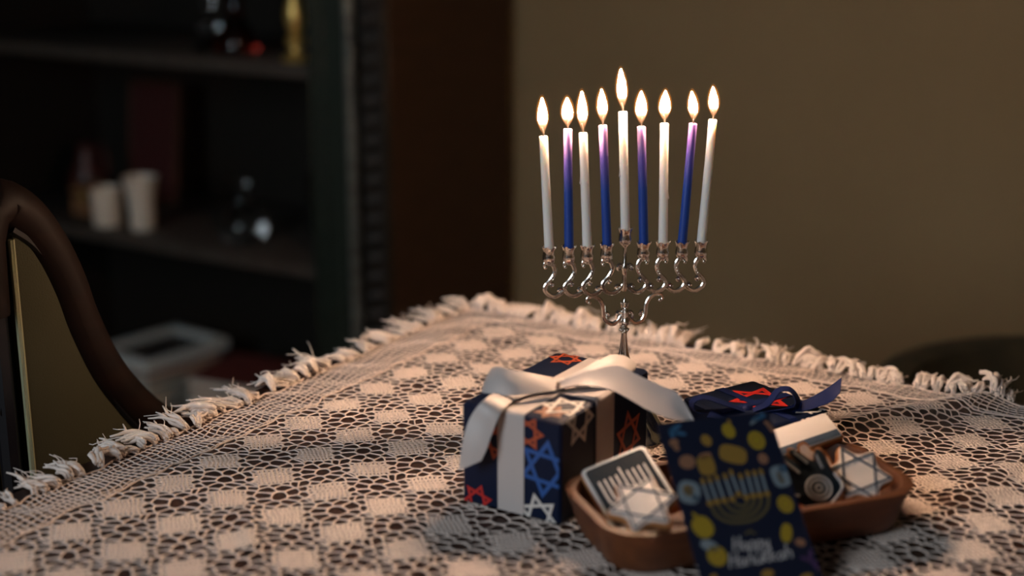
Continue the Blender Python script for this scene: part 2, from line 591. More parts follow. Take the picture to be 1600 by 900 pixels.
# ------------------------------------------------------------------ olive armchair at the left of the table
CX0 = -.130                                               # plane of its right side, next to the table
ch = thing('olive_armchair', 'olive upholstered armchair with sweeping dark wooden rail, left of the table', 'chair', tf(CX0, -.40), RZ)


def cl(px, py):                                           # right side of the chair, in chair coordinates (y, z)
    P = at_plane(px, py, tf(CX0, 0), V) - tf(CX0, -.40)
    return (float(P @ U), float(P[2]))


outer = [cl(*q) for q in ((0, 336), (50, 352), (84, 398), (112, 455), (134, 515), (172, 590), (224, 650), (275, 682))]
yb_ = cl(40, 600)[0]                                      # back edge
outer = [(yb_, outer[0][1] + .004)] + [q for q in outer if q[0] > yb_ + .01] + [(outer[-1][0] + .07, outer[-1][1] - .030), (outer[-1][0] + .17, outer[-1][1] - .045)]
outer = [tuple(q) for q in cat(outer, 44)]
poly = [(yb_, .33), (outer[-1][0], .33)] + [(y_, z_ - .004) for y_, z_ in reversed(outer)]
for x0_, sg in ((-.032, 1), (-.55, -1)):
    sp_ = obj('side_panel', MB().prism(poly, 0, .032, .006, lambda q: (x0_ + q[2], q[0], q[1])), M['olive'], ch)
    xm = x0_ + .016
    rail = MB().tube([(xm, yb_ - .030, outer[0][1] - .10), (xm, yb_ - .028, outer[0][1] - .03), (xm, yb_ - .018, outer[0][1] - .002)] + [(xm, y_, z_ + .006) for y_, z_ in outer] + [(xm, outer[-1][0] + .02, outer[-1][1] - .02), (xm, outer[-1][0] + .02, .30)], .025, 12, ref=(1, 0, 0), flat=1.15)
    obj('frame_rail', rail, M['chair_wood'], ch, label='curved dark mahogany rail')
    xs = x0_ + (.032 if sg > 0 else 0)
    inner = [(xs + .0005 * sg, y_ + (.018 if False else 0), z_ - .020) for y_, z_ in outer]
    obj('rail_bead', MB().tube(inner, .0045, 6), M['black_metal'], ch)
    obj('piping', MB().tube([(xs, yb_ - .001, outer[0][1] - .03), (xs, yb_ - .001, .6), (xs, yb_ - .001, .34)], .0032, 6), M['piping'], ch, label='pale piping along the back edge')
    obj('back_post', MB().tube([(x0_ + .016, yb_ - .012, outer[0][1] - .02), (x0_ + .016, yb_ - .014, .45), (x0_ + .016, yb_ - .03, 0)], .011, 8), M['black_metal'], ch)
    obj('leg', MB().tube([(xm, outer[-1][0] + .01, .33), (xm, outer[-1][0] + .02, 0)], (.02, .013), 8), M['chair_wood'], ch)
zr = float(at_plane(30, 634, tf(0, -.40 + yb_), U)[2])
obj('back_rail', MB().tube([(-.53, yb_ - .014, zr), (-.012, yb_ - .014, zr)], .010, 8), M['black_metal'], ch)
obj('back_rail', MB().tube([(-.53, yb_ - .014, .47), (-.012, yb_ - .014, .47)], .010, 8), M['black_metal'], ch)
qx = float((at_plane(10, 720, tf(0, -.40 + yb_), U) - tf(CX0, -.40)) @ V)
for k in range(4):
    obj('back_spindle', MB().tube([(qx - .10 * k - .006, yb_ - .014, zr), (qx - .10 * k, yb_ - .014, .47)], .007, 8), M['black_metal'], ch)
obj('seat', MB().box((-.515, yb_ + .01, .36), (-.036, outer[-1][0], .45), .025), M['olive'], ch)
obj('apron', MB().box((-.515, yb_ + .01, .30), (-.036, outer[-1][0], .355), .004), M['chair_wood'], ch)

# round backed chair behind the table on the right
rc = thing('barrel_armchair', 'dark green patterned barrel armchair between the table and the brown wall', 'armchair', tf(.66, .62), RZ)
shell = MB()
nA = 44
rr = []
for i in range(nA + 1):
    a = math.radians(35 + 290 * i / nA)
    c_, s_ = math.cos(a), math.sin(a)
    top = .575
    prof = [(.245, .12), (.245, top - .03), (.255, top - .008), (.28, top), (.305, top - .008), (.315, top - .03), (.315, .12)]
    rr.append([(r * c_, r * s_, z) for r, z in prof])
shell.rings(rr, True, True)
obj('curved_back', shell, M['green_fabric'], rc)
obj('seat', MB().lathe([(.235, .14), (.241, .16), (.241, .36), (.23, .39), (.1, .40)], 32), M['green_fabric'], rc)
for a in (45, 135, 225, 315):
    c_, s_ = math.cos(math.radians(a)) * .24, math.sin(math.radians(a)) * .24
    obj('leg', MB().tube([(c_, s_, .14), (c_ * 1.08, s_ * 1.08, 0)], (.018, .012), 8), M['chair_wood'], rc)

# ------------------------------------------------------------------ table
tb = thing('dining_table', 'dark reddish brown wooden table under the crocheted cloth', 'table', tf(.5, -.55), RZ)
tl = lambda x, y, z: (x - .5, y + .55, z)
TX0, TX1, TY0, TY1 = -.036, 1.02, -1.10, .030
obj('tabletop', MB().box(tl(TX0, TY0, TABLE - .032), tl(TX1, TY1, TABLE), .006), M['table'], tb)
ap = MB()
for lo, hi in (((.06, -1.02, 0), (.94, -.995, 0)), ((.06, -.085, 0), (.94, -.06, 0)), ((.06, -.995, 0), (.085, -.085, 0)), ((.915, -.995, 0), (.94, -.085, 0))):
    ap.box(tl(lo[0], lo[1], TABLE - .12), tl(hi[0], hi[1], TABLE - .033))
obj('apron', ap, M['table'], tb, smooth=False)
for x in (.07, .93):
    for y in (-1.01, -.07):
        obj('leg', MB().tube([tl(x, y, TABLE - .033), tl(x, y, .4), tl(x, y, 0)], (.036, .034, .022), 12), M['table'], tb)

# ------------------------------------------------------------------ crocheted tablecloth
cloth = thing('tablecloth', 'cream crocheted lace cloth with fringe, spread over the dark wooden table', 'tablecloth', tf(0, 0, TABLE), RZ)
SX, SY = .0655, .0615
X0, Y0 = .0145, -.0590                                      # a block stands at X0 + j*SX, Y0 - k*SY
NJ, NK = 15, 17
SEAM_X, SEAM_Y = .050, -.030


def hfield(x, y):
    """height of the cloth over the table top: flat with faint folds, one ridge at the right"""
    h = .0006 + .0007 * np.sin(31 * x + 2.1 * np.sin(9 * y)) * np.sin(27 * y + 1.3) + .0007
    for (ax, ay), (bx_, by_), hh, w in (((.66, .015), (.52, -.20), .0095, .018), ((.74, -.02), (.70, -.30), .006, .02), ((.17, -.62), (.26, -.70), .003, .01)):
        dx, dy = bx_ - ax, by_ - ay
        L = math.hypot(dx, dy)
        t = ((x - ax) * dx + (y - ay) * dy) / L / L
        d = np.abs((x - ax) * dy - (y - ay) * dx) / L
        end = 1 / (1 + np.exp(-(t + .02) * 25)) / (1 + np.exp((t - .98) * 9))
        h = h + hh * np.exp(-(d / w) ** 2) * end
    return h


wv = [(rng.normal(size=2), rng.uniform(0, 6.28), rng.uniform(-1, 1, 2)) for _ in range(14)]


def warp(x, y, k=1.0):
    dx, dy = np.zeros_like(x), np.zeros_like(y)
    for i, (d, ph, am) in enumerate(wv):
        d = d / np.linalg.norm(d)
        wl = (.016, .024, .035, .06, .12)[i % 5]
        a = (.00022, .00042, .0006, .0009, .0012)[i % 5] * k
        s_ = np.sin(2 * PI * (d[0] * x + d[1] * y) / wl + ph)
        dx = dx + a * am[0] * s_
        dy = dy + a * am[1] * s_
    return x + dx, y + dy


def clip_poly(poly, a, b, c):
    out = []
    for i in range(len(poly)):
        p, q = poly[i], poly[(i + 1) % len(poly)]
        fp, fq = a * p[0] + b * p[1] - c, a * q[0] + b * q[1] - c
        if fp <= 0:
            out.append(p)
        if (fp < 0 < fq) or (fq < 0 < fp):
            t = fp / (fp - fq)
            out.append((p[0] + t * (q[0] - p[0]), p[1] + t * (q[1] - p[1])))
    return out


def hole_rings(poly, inset, sub, fallback=.3):
    """polygon of a mesh hole -> (outer, mid, inner) rings; outer corners and edge points are shared with neighbours"""
    p = np.array(poly)
    c = p.mean(0)
    pts = []
    for i in range(len(p)):
        for s_ in range(sub):
            t = s_ / sub
            pts.append(p[i] * (1 - t) + p[(i + 1) % len(p)] * t)
    pts = np.array(pts)
    inner = []
    for q in pts:
        d = q - c
        L = np.linalg.norm(d)
        d = d / L
        acc = 0.0
        for i in range(len(p)):
            e = p[(i + 1) % len(p)] - p[i]
            le = np.linalg.norm(e)
            if le < 1e-7:
                continue
            nrm = np.array([e[1], -e[0]]) / le
            dist = np.dot(p[i] - c, nrm)
            off = max(dist - inset, dist * fallback)
            k = np.dot(d, nrm)
            if k > 1e-6:
                acc += (off / k) ** -7.0
        inner.append(c + d * min(acc ** (-1 / 7.0), L * .96))
    return pts, np.array(inner), c


# unit cell: seeds of the openwork, in fractions of the repeat, block at (0,0), large hole at (.5,.5)
seeds = [(.5, .5, 'big')]
for k in range(8):
    a = math.radians(22.5 + 45 * k)
    seeds.append((.5 + .262 * math.cos(a) * (1.05 if k % 2 else .97), .5 + .262 * math.sin(a) * (1 if k % 2 else 1.04), 'net'))
for sx in (-1, 1):
    for sy in (-1, 1):
        for o in (-.20, .0, .20):
            d = .405
            seeds.append((.5 + (sx * d + sx * o) / math.sqrt(2) * 1.0, .5 + (sy * d - sy * o) / math.sqrt(2), 'net'))
seeds += [(.5, .02, 'net'), (.02, .5, 'net'), (.43, -.055, 'net'), (-.055, .57, 'net')]
HB = .245
NA, NB = 8, 6
for i in range(NA):
    for j in range(NB):
        a_, b_ = -HB + (i + .5) * 2 * HB / NA, -HB + (j + .5) * 2 * HB / NB
        seeds.append(((a_ - b_) / math.sqrt(2), (a_ + b_) / math.sqrt(2), 'slit'))
rs = random.Random(3)
seeds = [(x + rs.uniform(-.034, .034) * (t == 'net'), y + rs.uniform(-.034, .034) * (t == 'net'), t) for x, y, t in seeds]
tiles = [((x + i) * SX, (y + j) * SY) for i in (-1, 0, 1) for j in (-1, 0, 1) for x, y, t in seeds]
cellpolys = []
for x, y, t in seeds:
    x, y = x * SX, y * SY
    poly = [(x - .02, y - .02), (x + .02, y - .02), (x + .02, y + .02), (x - .02, y + .02)]
    for qx, qy in tiles:
        dx, dy = qx - x, qy - y
        d2 = dx * dx + dy * dy
        if 1e-12 < d2 < .0011:
            poly = clip_poly(poly, dx, dy, (qx * qx + qy * qy - x * x - y * y) / 2)
    clean = [q for i, q in enumerate(poly) if math.dist(q, poly[i - 1]) > 1e-5]
    if t == 'slit':
        cellpolys.append((t, hole_rings(clean, .00145, 2, .20)))
    elif t == 'big':
        cellpolys.append((t, hole_rings(clean, .0008, 2)))
    else:
        cellpolys.append((t, hole_rings(clean, .00068, 2)))


class Net:
    def __init__(s):
        s.v, s.f = [], []

    def hole(s, rings, ox, oy):
        o, n_, c = rings
        k = len(s.v) // 1
        m = len(o)
        md = o * .35 + n_ * .65
        for ring, z in ((o, .0011), (md, .00095), (n_, .0002)):
            for q in ring:
                s.v.append((q[0] + ox, q[1] + oy, z))
        for r in range(2):
            for j in range(m):
                a, b = k + r * m + j, k + r * m + (j + 1) % m
                s.f.append((a, b, b + m, a + m))

    def build(s, name, wk=1.0, stuff=False):
        v = np.array(s.v)
        x, y = warp(v[:, 0], v[:, 1], wk)
        v[:, 2] += hfield(x, y)
        v[:, 0], v[:, 1] = x, y
        me = bpy.data.meshes.new(name)
        me.vertices.add(len(v))
        me.vertices.foreach_set('co', v.ravel())
        f = np.array(s.f, dtype=np.int32)
        me.loops.add(f.size)
        me.loops.foreach_set('vertex_index', f.ravel())
        me.polygons.add(len(f))
        me.polygons.foreach_set('loop_start', np.arange(0, f.size, 4, dtype=np.int32))
        me.update(calc_edges=True)
        me.polygons.foreach_set('use_smooth', np.ones(len(f), dtype=bool))
        me.materials.append(M['lace'])
        o = bpy.data.objects.new(name, me)
        COL.objects.link(o)
        o.parent = cloth
        if stuff:
            o['kind'] = 'stuff'
        return o


net = Net()
for j in range(NJ):
    for k in range(NK):
        ox, oy = X0 + j * SX, Y0 - k * SY
        blk = Net()
        for t, r in cellpolys:
            cx, cy = r[2][0] + ox, r[2][1] + oy
            if cx < SEAM_X or cy > SEAM_Y:
                continue
            (blk if t == 'slit' else net).hole(r, ox, oy)
        if len(blk.f) > 40 * 12:
            blk.build('woven_square')
net.build('openwork_net', 1.0, True)
border = Net()


def quad_hole(x0_, x1_, y0_, y1_, d):
    border.hole(hole_rings([(x0_, y0_), (x1_, y0_), (x1_, y1_), (x0_, y1_)], d, 2), 0, 0)


ex = np.linspace(-.008, SEAM_X + .001, 9)
ny = int((1.05 + .008) / .0066)
ey = np.linspace(-1.05, .008, ny + 1)
for i in range(8):
    for j in range(ny):
        quad_hole(ex[i], ex[i + 1], ey[j], ey[j + 1], .00048)
fx = np.linspace(SEAM_X + .001, .98, 135)
fy = np.linspace(SEAM_Y - .001, .008, 7)
for i in range(134):
    for j in range(6):
        quad_hole(fx[i], fx[i + 1], fy[j], fy[j + 1], .00048)
border.build('border_net', 2.2, True)
cord = MB()
for pts in ([(SEAM_X, y) for y in np.linspace(-1.04, SEAM_Y, 140)], [(x, SEAM_Y) for x in np.linspace(SEAM_X, .97, 130)],
            [(-.008, y) for y in np.linspace(-1.04, .008, 140)], [(x, .008) for x in np.linspace(-.008, .97, 130)]):
    q = np.array(pts)
    x, y = warp(q[:, 0], q[:, 1], 2.2)
    cord.tube(np.stack([x, y, hfield(x, y) + .0008], 1), .0011, 5)
obj('seam_cord', cord, M['lace'], cloth, auto=0)

tassel_meshes = [[], []]
for k in range(16):
    mb = MB()
    r2 = random.Random(40 + k)
    lump = k % 2
    ns = r2.randint(4, 7)
    lift = r2.uniform(.003, .013) if lump else r2.uniform(.0005, .005)
    curl = r2.uniform(-.012, .012)
    L = r2.uniform(.020, .032) if lump else r2.uniform(.028, .044)
    for s_ in range(ns + (3 if not lump else k % 4 // 2)):
        fray = s_ >= ns
        a = r2.uniform(-.32, .32) * (1.6 if fray else 1)
        ph = r2.uniform(0, 6.28)
        l = L * r2.uniform(.72, 1.1) * (1.12 if fray else 1)
        up = r2.uniform(.0, .006) * (2 if fray else 1)
        pts = []
        for i in range(9):
            t = i / 8
            tw = .0018 * math.sin(8 * t + ph) * (.3 + t) * (1.6 if fray else 1)
            pts.append((l * t * math.cos(a * t) - .001, (s_ % ns - ns / 2) * .0009 * (1 + 1.0 * t) + l * math.sin(a) * t * t * .8 + tw + curl * t * t,
                        .0016 + lift * math.sin(PI * min(1, t * 1.1)) * .8 + .0010 * math.cos(8 * t + ph) + .0022 * (s_ % 3) * (1 - .5 * t) + up * t * t))
        mb.tube(pts, (.0004, .0005, .0005, .0003) if fray else (.0016, .0025, .0025, .0020, .0010) if lump else (.0012, .0018, .0018, .0014, .0006), 5)
    me = bpy.data.meshes.new('tassel')
    me.from_pydata(mb.v, [], mb.f)
    me.polygons.foreach_set('use_smooth', [True] * len(me.polygons))
    me.materials.append(M['fringe'])
    tassel_meshes[lump].append(me)


def tassel(x, y, rz, sc, lump):
    o = bpy.data.objects.new('tassel', random.choice(tassel_meshes[lump]))
    COL.objects.link(o)
    o.parent = cloth
    o.location = (x, y, float(hfield(np.array(x), np.array(y))))
    o.rotation_euler = (random.uniform(-.25, .25), random.uniform(-.12, .03), rz)
    o.scale = (sc, sc, sc * random.uniform(.8, 1.2))


y = .002
while y > -.95:
    tassel(-.006 + random.uniform(-.003, .004), y, PI + random.uniform(-.6, .6), random.uniform(.85, 1.2), 1 if random.random() < .25 else 0)
    y -= random.choice((.008, .010, .012, .015, .024))
x = -.004
while x < .95:
    tassel(x, .006 + random.uniform(-.003, .004), PI / 2 + random.uniform(-.6, .6), random.uniform(.9, 1.3), 0 if random.random() < .2 else 1)
    x += random.choice((.006, .008, .010, .013, .020))

ON = TABLE + .0030                                           # things rest on the thread crests

# ------------------------------------------------------------------ menorah (local x to the right along its row of cups, mm)
MT = math.radians(8.6)
MB0 = np.array([.1117, 1.3561, ON])
men = thing('menorah', 'ornate silver nine branched menorah holding lit candles, behind the wrapped gift', 'menorah', MB0, MT)
mm = lambda pts: np.array([(x / 1000, 0 if len(q) == 0 else q[0] / 1000, z / 1000) for x, z, *q in pts])
CX = -2.3
groove = lambda a: .80 + .20 * abs(math.cos(1.5 * a))
flt = lambda a, i: 1 + .10 * math.cos(10 * a)
base_prof = [(.0445, 0), (.0455, .002), (.044, .0045), (.0405, .0065), (.037, .011), (.032, .019), (.0275, .027), (.022, .037), (.0165, .048), (.0115, .060), (.0075, .072), (.0058, .080)]
obj('base', MB().lathe(base_prof, 72, (CX / 1000, 0, 0), lambda a, i: 1 + (.08 if i > 3 else .03) * math.cos(12 * a)), M['silver'], men)
obj('stem', MB().lathe([(.0058, .079), (.0049, .083), (.0040, .088), (.0033, .095), (.0027, .102), (.0026, .107)], 60, (CX / 1000, 0, 0), lambda a, i: 1 + .12 * math.cos(10 * a)), M['silver'], men)
col = MB()
for z, r in ((.1065, .0036), (.1095, .0042), (.1125, .0036)):
    col.lathe([(r * .8, z - .0014), (r, z), (r * .8, z + .0014)], 20, (CX / 1000, 0, 0))
for k in range(8):
    a = 2 * PI * k / 8
    col.ball((CX / 1000 + .0040 * math.cos(a), .0040 * math.sin(a), .1088), .0014, 8, 5)
obj('collar', col, M['silver'], men)
obj('vase_knop', MB().lathe([(.0034, .1135), (.0048, .1148), (.0050, .1165), (.0042, .1195), (.0037, .1215), (.0040, .1250), (.0042, .1275), (.0034, .1295), (.0036, .1305), (.0029, .1320)], 40, (CX / 1000, 0, 0), lambda a, i: 1 + .08 * math.cos(8 * a)), M['silver'], men)
fin = MB().lathe([(.0028, .1315), (.0030, .1330), (.0018, .1338), (.0024, .1355), (.0023, .1375), (.0012, .1400), (.0003, .1415)], 18, (CX / 1000, 0, 0))
for k in range(6):
    a = 2 * PI * k / 6 + .3
    c_, s_ = math.cos(a), math.sin(a)
    fin.tube(cat([(CX / 1000 + .0026 * c_, .0026 * s_, .1315), (CX / 1000 + .0034 * c_, .0034 * s_, .1342), (CX / 1000 + .0046 * c_, .0046 * s_, .1368)], 6), (.0011, .0009, .0004), 6)
obj('finial', fin, M['silver'], men)
# two lyre shaped carriers
for sgn in (1, -1):
    c = MB()
    pts = [(-35.0, 136.6), (-37.6, 139.0), (-36.6, 142.2), (-32.4, 143.6), (-28.2, 142.6), (-24.2, 139.4), (-21.5, 133.8), (-20.8, 127.6), (-19.8, 121.6), (-16.8, 117.2), (-11.6, 115.0), (-6.8, 117.6), (-4.3, 121.5), (-2.6, 124.0)]
    c.tube(cat(mm([(CX + sgn * x, z) for x, z in pts]), 48), (.0012, .0016, .0022, .0024, .0023, .0026, .0025, .0024, .0018), 12, groove, ref=(0, 1, 0))
    c.ball((CX / 1000 + sgn * -.0350, 0, .1375), .0019, 10, 7)
    s1 = [(-20.6, 122.6), (-19.4, 126.4), (-16.4, 126.6), (-15.4, 123.6), (-17.2, 122.6)]
    c.tube(cat(mm([(CX + sgn * x, z) for x, z in s1]), 16), (.0017, .0015, .0011), 8, ref=(0, 1, 0))
    s2 = [(-6.0, 118.2), (-7.9, 122.4), (-7.6, 126.4), (-5.2, 127.2), (-4.6, 124.8)]
    c.tube(cat(mm([(CX + sgn * x, z) for x, z in s2]), 14), (.0017, .0015, .0011), 8, ref=(0, 1, 0))
    c.ball((CX / 1000 + sgn * -.0170, 0, .1243), .0015, 8, 6)
    c.ball((CX / 1000 + sgn * -.0058, 0, .1255), .0014, 8, 6)
    obj('lyre_arm', c, M['silver'], men)


def cup(parent, x, zr):
    n = 36
    sc_ = lambda a, i: 1 + (.05 * math.cos(6 * a) if i in (5, 6, 7, 8) else 0) + (.035 * math.cos(9 * a) if i < 5 else 0)
    prof = [(.0018, -.0185), (.0034, -.0165), (.0054, -.0145), (.0061, -.0120), (.0060, -.0095), (.0056, -.0060), (.0060, -.0032), (.0068, -.0008), (.0071, 0), (.0066, .0001), (.0055, -.0035), (.0051, -.0075), (.0050, -.0100)]
    m_ = MB()
    rings = []
    for i, (r, z) in enumerate(prof):
        ring = []
        for j in range(n):
            a = 2 * PI * j / n
            crown = .0010 * math.cos(6 * a) if i in (7, 8, 9) else 0
            k = sc_(a, i)
            ring.append((x / 1000 + r * k * math.cos(a), r * k * math.sin(a), zr / 1000 + z + crown))
        rings.append(ring)
    m_.rings(rings, True, True)
    return obj('candle_cup', m_, M['silver'], parent)


# S shaped branches, drawn relative to the cup (px of the close-up turned into mm), left ones curl left
PX, PZ = .648, .608
unit = [(-5.8, 34), (-7.2, 30), (-6.0, 26.0), (-2.5, 24.2), (2, 25.2), (6.6, 30.5), (8.6, 38), (6.6, 47), (1.5, 55), (-4.0, 61.4), (-5.8, 67), (-3.6, 73.4), (2.2, 78.8), (9.4, 80.8), (17.0, 77.4), (22.4, 71.8), (25.3, 66.8)]
leaf = [(-3.8, 61), (-1.0, 57.2), (3.6, 57.0), (6.4, 60.2), (4.8, 63.6), (2.0, 62.2)]
hook = [(22.4, 71.8), (19.6, 68.8), (15.6, 68.6), (14.2, 71.6), (16.4, 73.4)]
CUPS = [(-77.2, 194.5, 1), (-57.9, 194.4, 1), (-40.0, 194.5, 1), (-20.8, 195.3, 1), (15.3, 195.5, -1), (34.3, 195.4, -1), (53.4, 194.8, -1), (72.5, 194.7, -1)]
for cxm, czm, sg in CUPS:
    b = MB()
    T = lambda pts: mm([(cxm + sg * x * PX, czm - z * PZ) for x, z in pts])
    b.tube(cat(T(unit), 56), (.0012, .0016, .0024, .0025, .0022, .0025, .0027, .0026, .0024, .0018), 12, groove, ref=(0, 1, 0))
    b.tube(cat(T(leaf), 18), (.0019, .0017, .0013), 8, ref=(0, 1, 0))
    b.tube(cat(T(hook), 16), (.0019, .0016, .0012), 8, ref=(0, 1, 0))
    for q, r in (((-5.2, 33.2), .0019), ((3.2, 61.0), .0017), ((15.9, 71.6), .0017)):
        p = T([q])[0]
        b.ball(p, r, 10, 6)
    for q in ((7.8, 42), (6.2, 47.5), (4.0, 51.5)):           # small pierced ornaments on the arm
        p = T([q])[0]
        b.ball((p[0], -.0016, p[2]), .0011, 8, 5)
    br = obj('branch', b, M['silver'], men)
    cup(br, cxm, czm)
sh = MB().lathe([(.0024, .148), (.0027, .152), (.0024, .158), (.0022, .164), (.0026, .169), (.0030, .1695), (.0040, .1712), (.0030, .173), (.0020, .176), (.0019, .188), (.0022, .1935)], 20, (-.0028, 0, 0), lambda a, i: 1 + .06 * math.cos(6 * a))
for sg in (1, -1):
    pts = [(-2.8 + sg * 1.5, 173.5), (-2.8 + sg * 5.5, 174.5), (-2.8 + sg * 7.5, 172), (-2.8 + sg * 6.4, 169.2), (-2.8 + sg * 4.4, 170.2)]
    sh.tube(cat(mm(pts), 14), (.0014, .0016, .0012), 8, ref=(0, 1, 0))
    sh.ball((-.0028 + sg * .0058, 0, .1712), .0014, 8, 6)
br = obj('shamash_branch', sh, M['silver'], men, label='taller middle branch of the menorah')
cup(br, -3.2, 210.0)

# ------------------------------------------------------------------ candles with flames
CAND = [  # top x,z  rim x,z  flame tip x,z  colour
    (-83.4, 304.5, -77.2, 198.0, -84.8, 340.4, 'w', 'leftmost white lit candle in the silver menorah, leaning left'),
    (-60.3, 310.6, -57.9, 197.9, -61.3, 339.9, 'b', 'leftmost blue lit candle in the menorah, flame glow coloured lilac at its top'),
    (-45.7, 306.6, -40.2, 197.9, -47.4, 345.6, 'w', 'white lit candle between the two blue candles left of centre'),
    (-26.8, 313.4, -20.8, 198.8, -28.6, 347.0, 'b', 'blue lit candle just left of the tall middle white candle'),
    (-8.1, 325.6, -3.2, 213.5, -10.8, 365.6, 'w', 'tallest white lit candle, in the raised middle cup'),
    (10.1, 311.3, 15.3, 199.0, 9.3, 344.4, 'b', 'blue lit candle just right of the tall middle white candle'),
    (32.3, 313.8, 34.3, 198.9, 32.6, 344.5, 'w', 'white lit candle between the two blue candles right of centre'),
    (60.2, 313.1, 53.4, 198.3, 58.0, 343.4, 'b', 'rightmost blue lit candle, flame glow coloured darkest purple at its top'),
    (79.5, 316.3, 72.5, 198.2, 78.3, 347.2, 'w', 'rightmost white lit candle in the menorah, leaning right'),
]
rm = np.array([[math.cos(MT), -math.sin(MT), 0], [math.sin(MT), math.cos(MT), 0], [0, 0, 1]])
for i, (tx, tz, rx, rz_, fx_, fz, c, lab) in enumerate(CAND):
    tz, rz_, fz = tz - 3.5, rz_ - 3.5, fz - 3.5
    d = np.array([tx - rx, 0, tz - rz_])
    Lr = np.linalg.norm(d)
    d /= Lr
    foot = np.array([rx, 0, rz_]) - d * 8.6
    H = (Lr + 8.6) / 1000
    lean = math.atan2(d[0], d[2])
    w0 = MB0 + rm @ (foot / 1000)
    t = thing('blue_candle' if c == 'b' else 'white_candle', lab, 'candle', w0, 0, 'hanukkah candles in the menorah', rot=(Matrix.Rotation(MT, 3, 'Z') @ Matrix.Rotation(lean, 3, 'Y')).to_euler())
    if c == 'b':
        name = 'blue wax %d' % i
        glow_top = (.20, .10, .24) if i == 7 else (.60, .36, .52)  # flame glow in the wax, put into the base colour as lilac
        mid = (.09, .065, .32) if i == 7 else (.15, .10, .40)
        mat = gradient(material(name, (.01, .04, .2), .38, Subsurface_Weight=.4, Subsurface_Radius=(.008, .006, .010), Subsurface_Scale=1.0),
                       [(0, (.008, .055, .30)), (.50, (.014, .06, .32)), (.76, mid), (1, glow_top)], 2, 0, H)
    else:
        mat = M['white_wax']
    rb, rt = .0046, .0039
    r3 = random.Random(i)
    prof = [(rb * .96, 0), (rb, .001)] + [(rb + (rt - rb) * k / 12 + r3.uniform(-.00008, .00008), H * k / 12) for k in range(1, 12)] + [(rt, H - .001), (rt * .93, H - .0001), (rt * .55, H - .0006), (.0008, H - .0004)]
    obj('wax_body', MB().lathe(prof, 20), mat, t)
    if i in (2, 4, 6):
        zd = H * {2: .60, 4: .50, 6: .42}[i]
        sg = 1 if i == 6 else -1
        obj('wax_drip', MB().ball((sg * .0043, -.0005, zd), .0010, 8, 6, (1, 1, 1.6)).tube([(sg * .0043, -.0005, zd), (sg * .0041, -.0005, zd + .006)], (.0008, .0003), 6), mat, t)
    loc = lambda x, z: (np.array([d[2] * (x - foot[0]) - d[0] * (z - foot[2]), 0, d[0] * (x - foot[0]) + d[2] * (z - foot[2])]) / 1000)
    tip = loc(fx_, fz)
    wick = cat([(0, 0, H - .0012), (.0002, 0, H + .004), (.0010 * (1 if i % 2 else -1), 0, H + .0085)], 6)
    obj('wick', MB().tube(wick, (.0007, .0006, .0008), 6), M['wick'], t)
    fh = tip[2] - H - .0022
    wmax = .0049 if i in (5, 6, 1) else .0042
    def flame_mb(grow, z0):
        m_ = MB()
        prof = [(.0, .16), (.06, .32), (.14, .54), (.24, .78), (.34, .94), (.44, 1.0), (.56, .95), (.68, .80), (.80, .57), (.90, .33), (.96, .17), (1.0, .03)]
        rings = []
        for s_, r in prof:
            z = z0 + (fh + grow * 1.5) * s_
            cx_ = tip[0] * s_ ** 1.4
            rad = wmax * r + grow * min(1, .08 + 2.6 * s_) * min(1, .35 + r)
            rings.append([(cx_ + rad * math.cos(2 * PI * j / 18), rad * math.sin(2 * PI * j / 18), z) for j in range(18)])
        return m_.rings(rings)
    fl = obj('flame', flame_mb(0, H + .0022), M['flame'], t, label='bright pointed flame')
    obj('flame_mantle', flame_mb(.0021, H + .0020), M['mantle'], fl, label='orange rim of the flame')

# ------------------------------------------------------------------ wrapped gift (local a to the left, b to the right-back)
GA = np.array([-.85297, .52197, 0])
GB = np.array([.52197, .85297, 0])
G0 = np.array([.0410, 1.1397, 0])
GW, GL, GH = .0993, .165, .0935
grz = math.atan2(GB[1], GB[0])                                # local x along GB, local y along GA
gift = thing('gift_box', 'large navy gift box with star print and white satin bow, in front of the menorah', 'gift', (G0[0], G0[1], ON), grz)
obj('wrapped_box', MB().box((0, 0, 0), (GL, GW, GH), .0022), M['navy_paper'], gift)


def star_quads(r, w, rot=0.0):
    """a six pointed star drawn as two interlaced triangle outlines: six trapezoids"""
    out = []
    for k in range(2):
        a0_ = rot + PI / 2 + k * PI
        P = [np.array([math.cos(a0_ + j * 2 * PI / 3), math.sin(a0_ + j * 2 * PI / 3)]) for j in range(3)]
        ri = 1 - 2 * w
        for j in range(3):
            out.append([P[j] * r, P[(j + 1) % 3] * r, P[(j + 1) % 3] * r * ri, P[j] * r * ri])
    return out


def face_print(parent, name, mat, fr, size, polys, h=.00025):
    mb = MB()
    for lay, q in enumerate(polys):
        q = [tuple(p) for p in q]
        for a_, b_, c_ in ((-1, 0, -.0015), (1, 0, size[0] - .0015), (0, -1, -.0015), (0, 1, size[1] - .0015)):
            if len(q) > 2:
                q = clip_poly(q, a_, b_, c_)
        if len(q) > 2:
            hh = h + .00004 * lay
            n_ = len(q)
            mb.add([fr((p[0], p[1], .00005)) for p in q] + [fr((p[0], p[1], hh)) for p in q],
                   [tuple(n_ + i for i in range(n_))] + [(i, (i + 1) % n_, n_ + (i + 1) % n_, n_ + i) for i in range(n_)])
    if mb.v:
        return obj(name, mb, M[mat], parent, smooth=False)


# faces in local coordinates: front-left (x=0 plane spans y,z), right (y=0 plane spans x,z), top
F_left = lambda q: (-q[2], q[0], q[1])
F_right = lambda q: (q[0], -q[2], q[1])
F_top = lambda q: (q[0], q[1], GH + q[2])
shift = lambda polys, cx_, cy_: [[p + np.array([cx_, cy_]) for p in q] for q in polys]


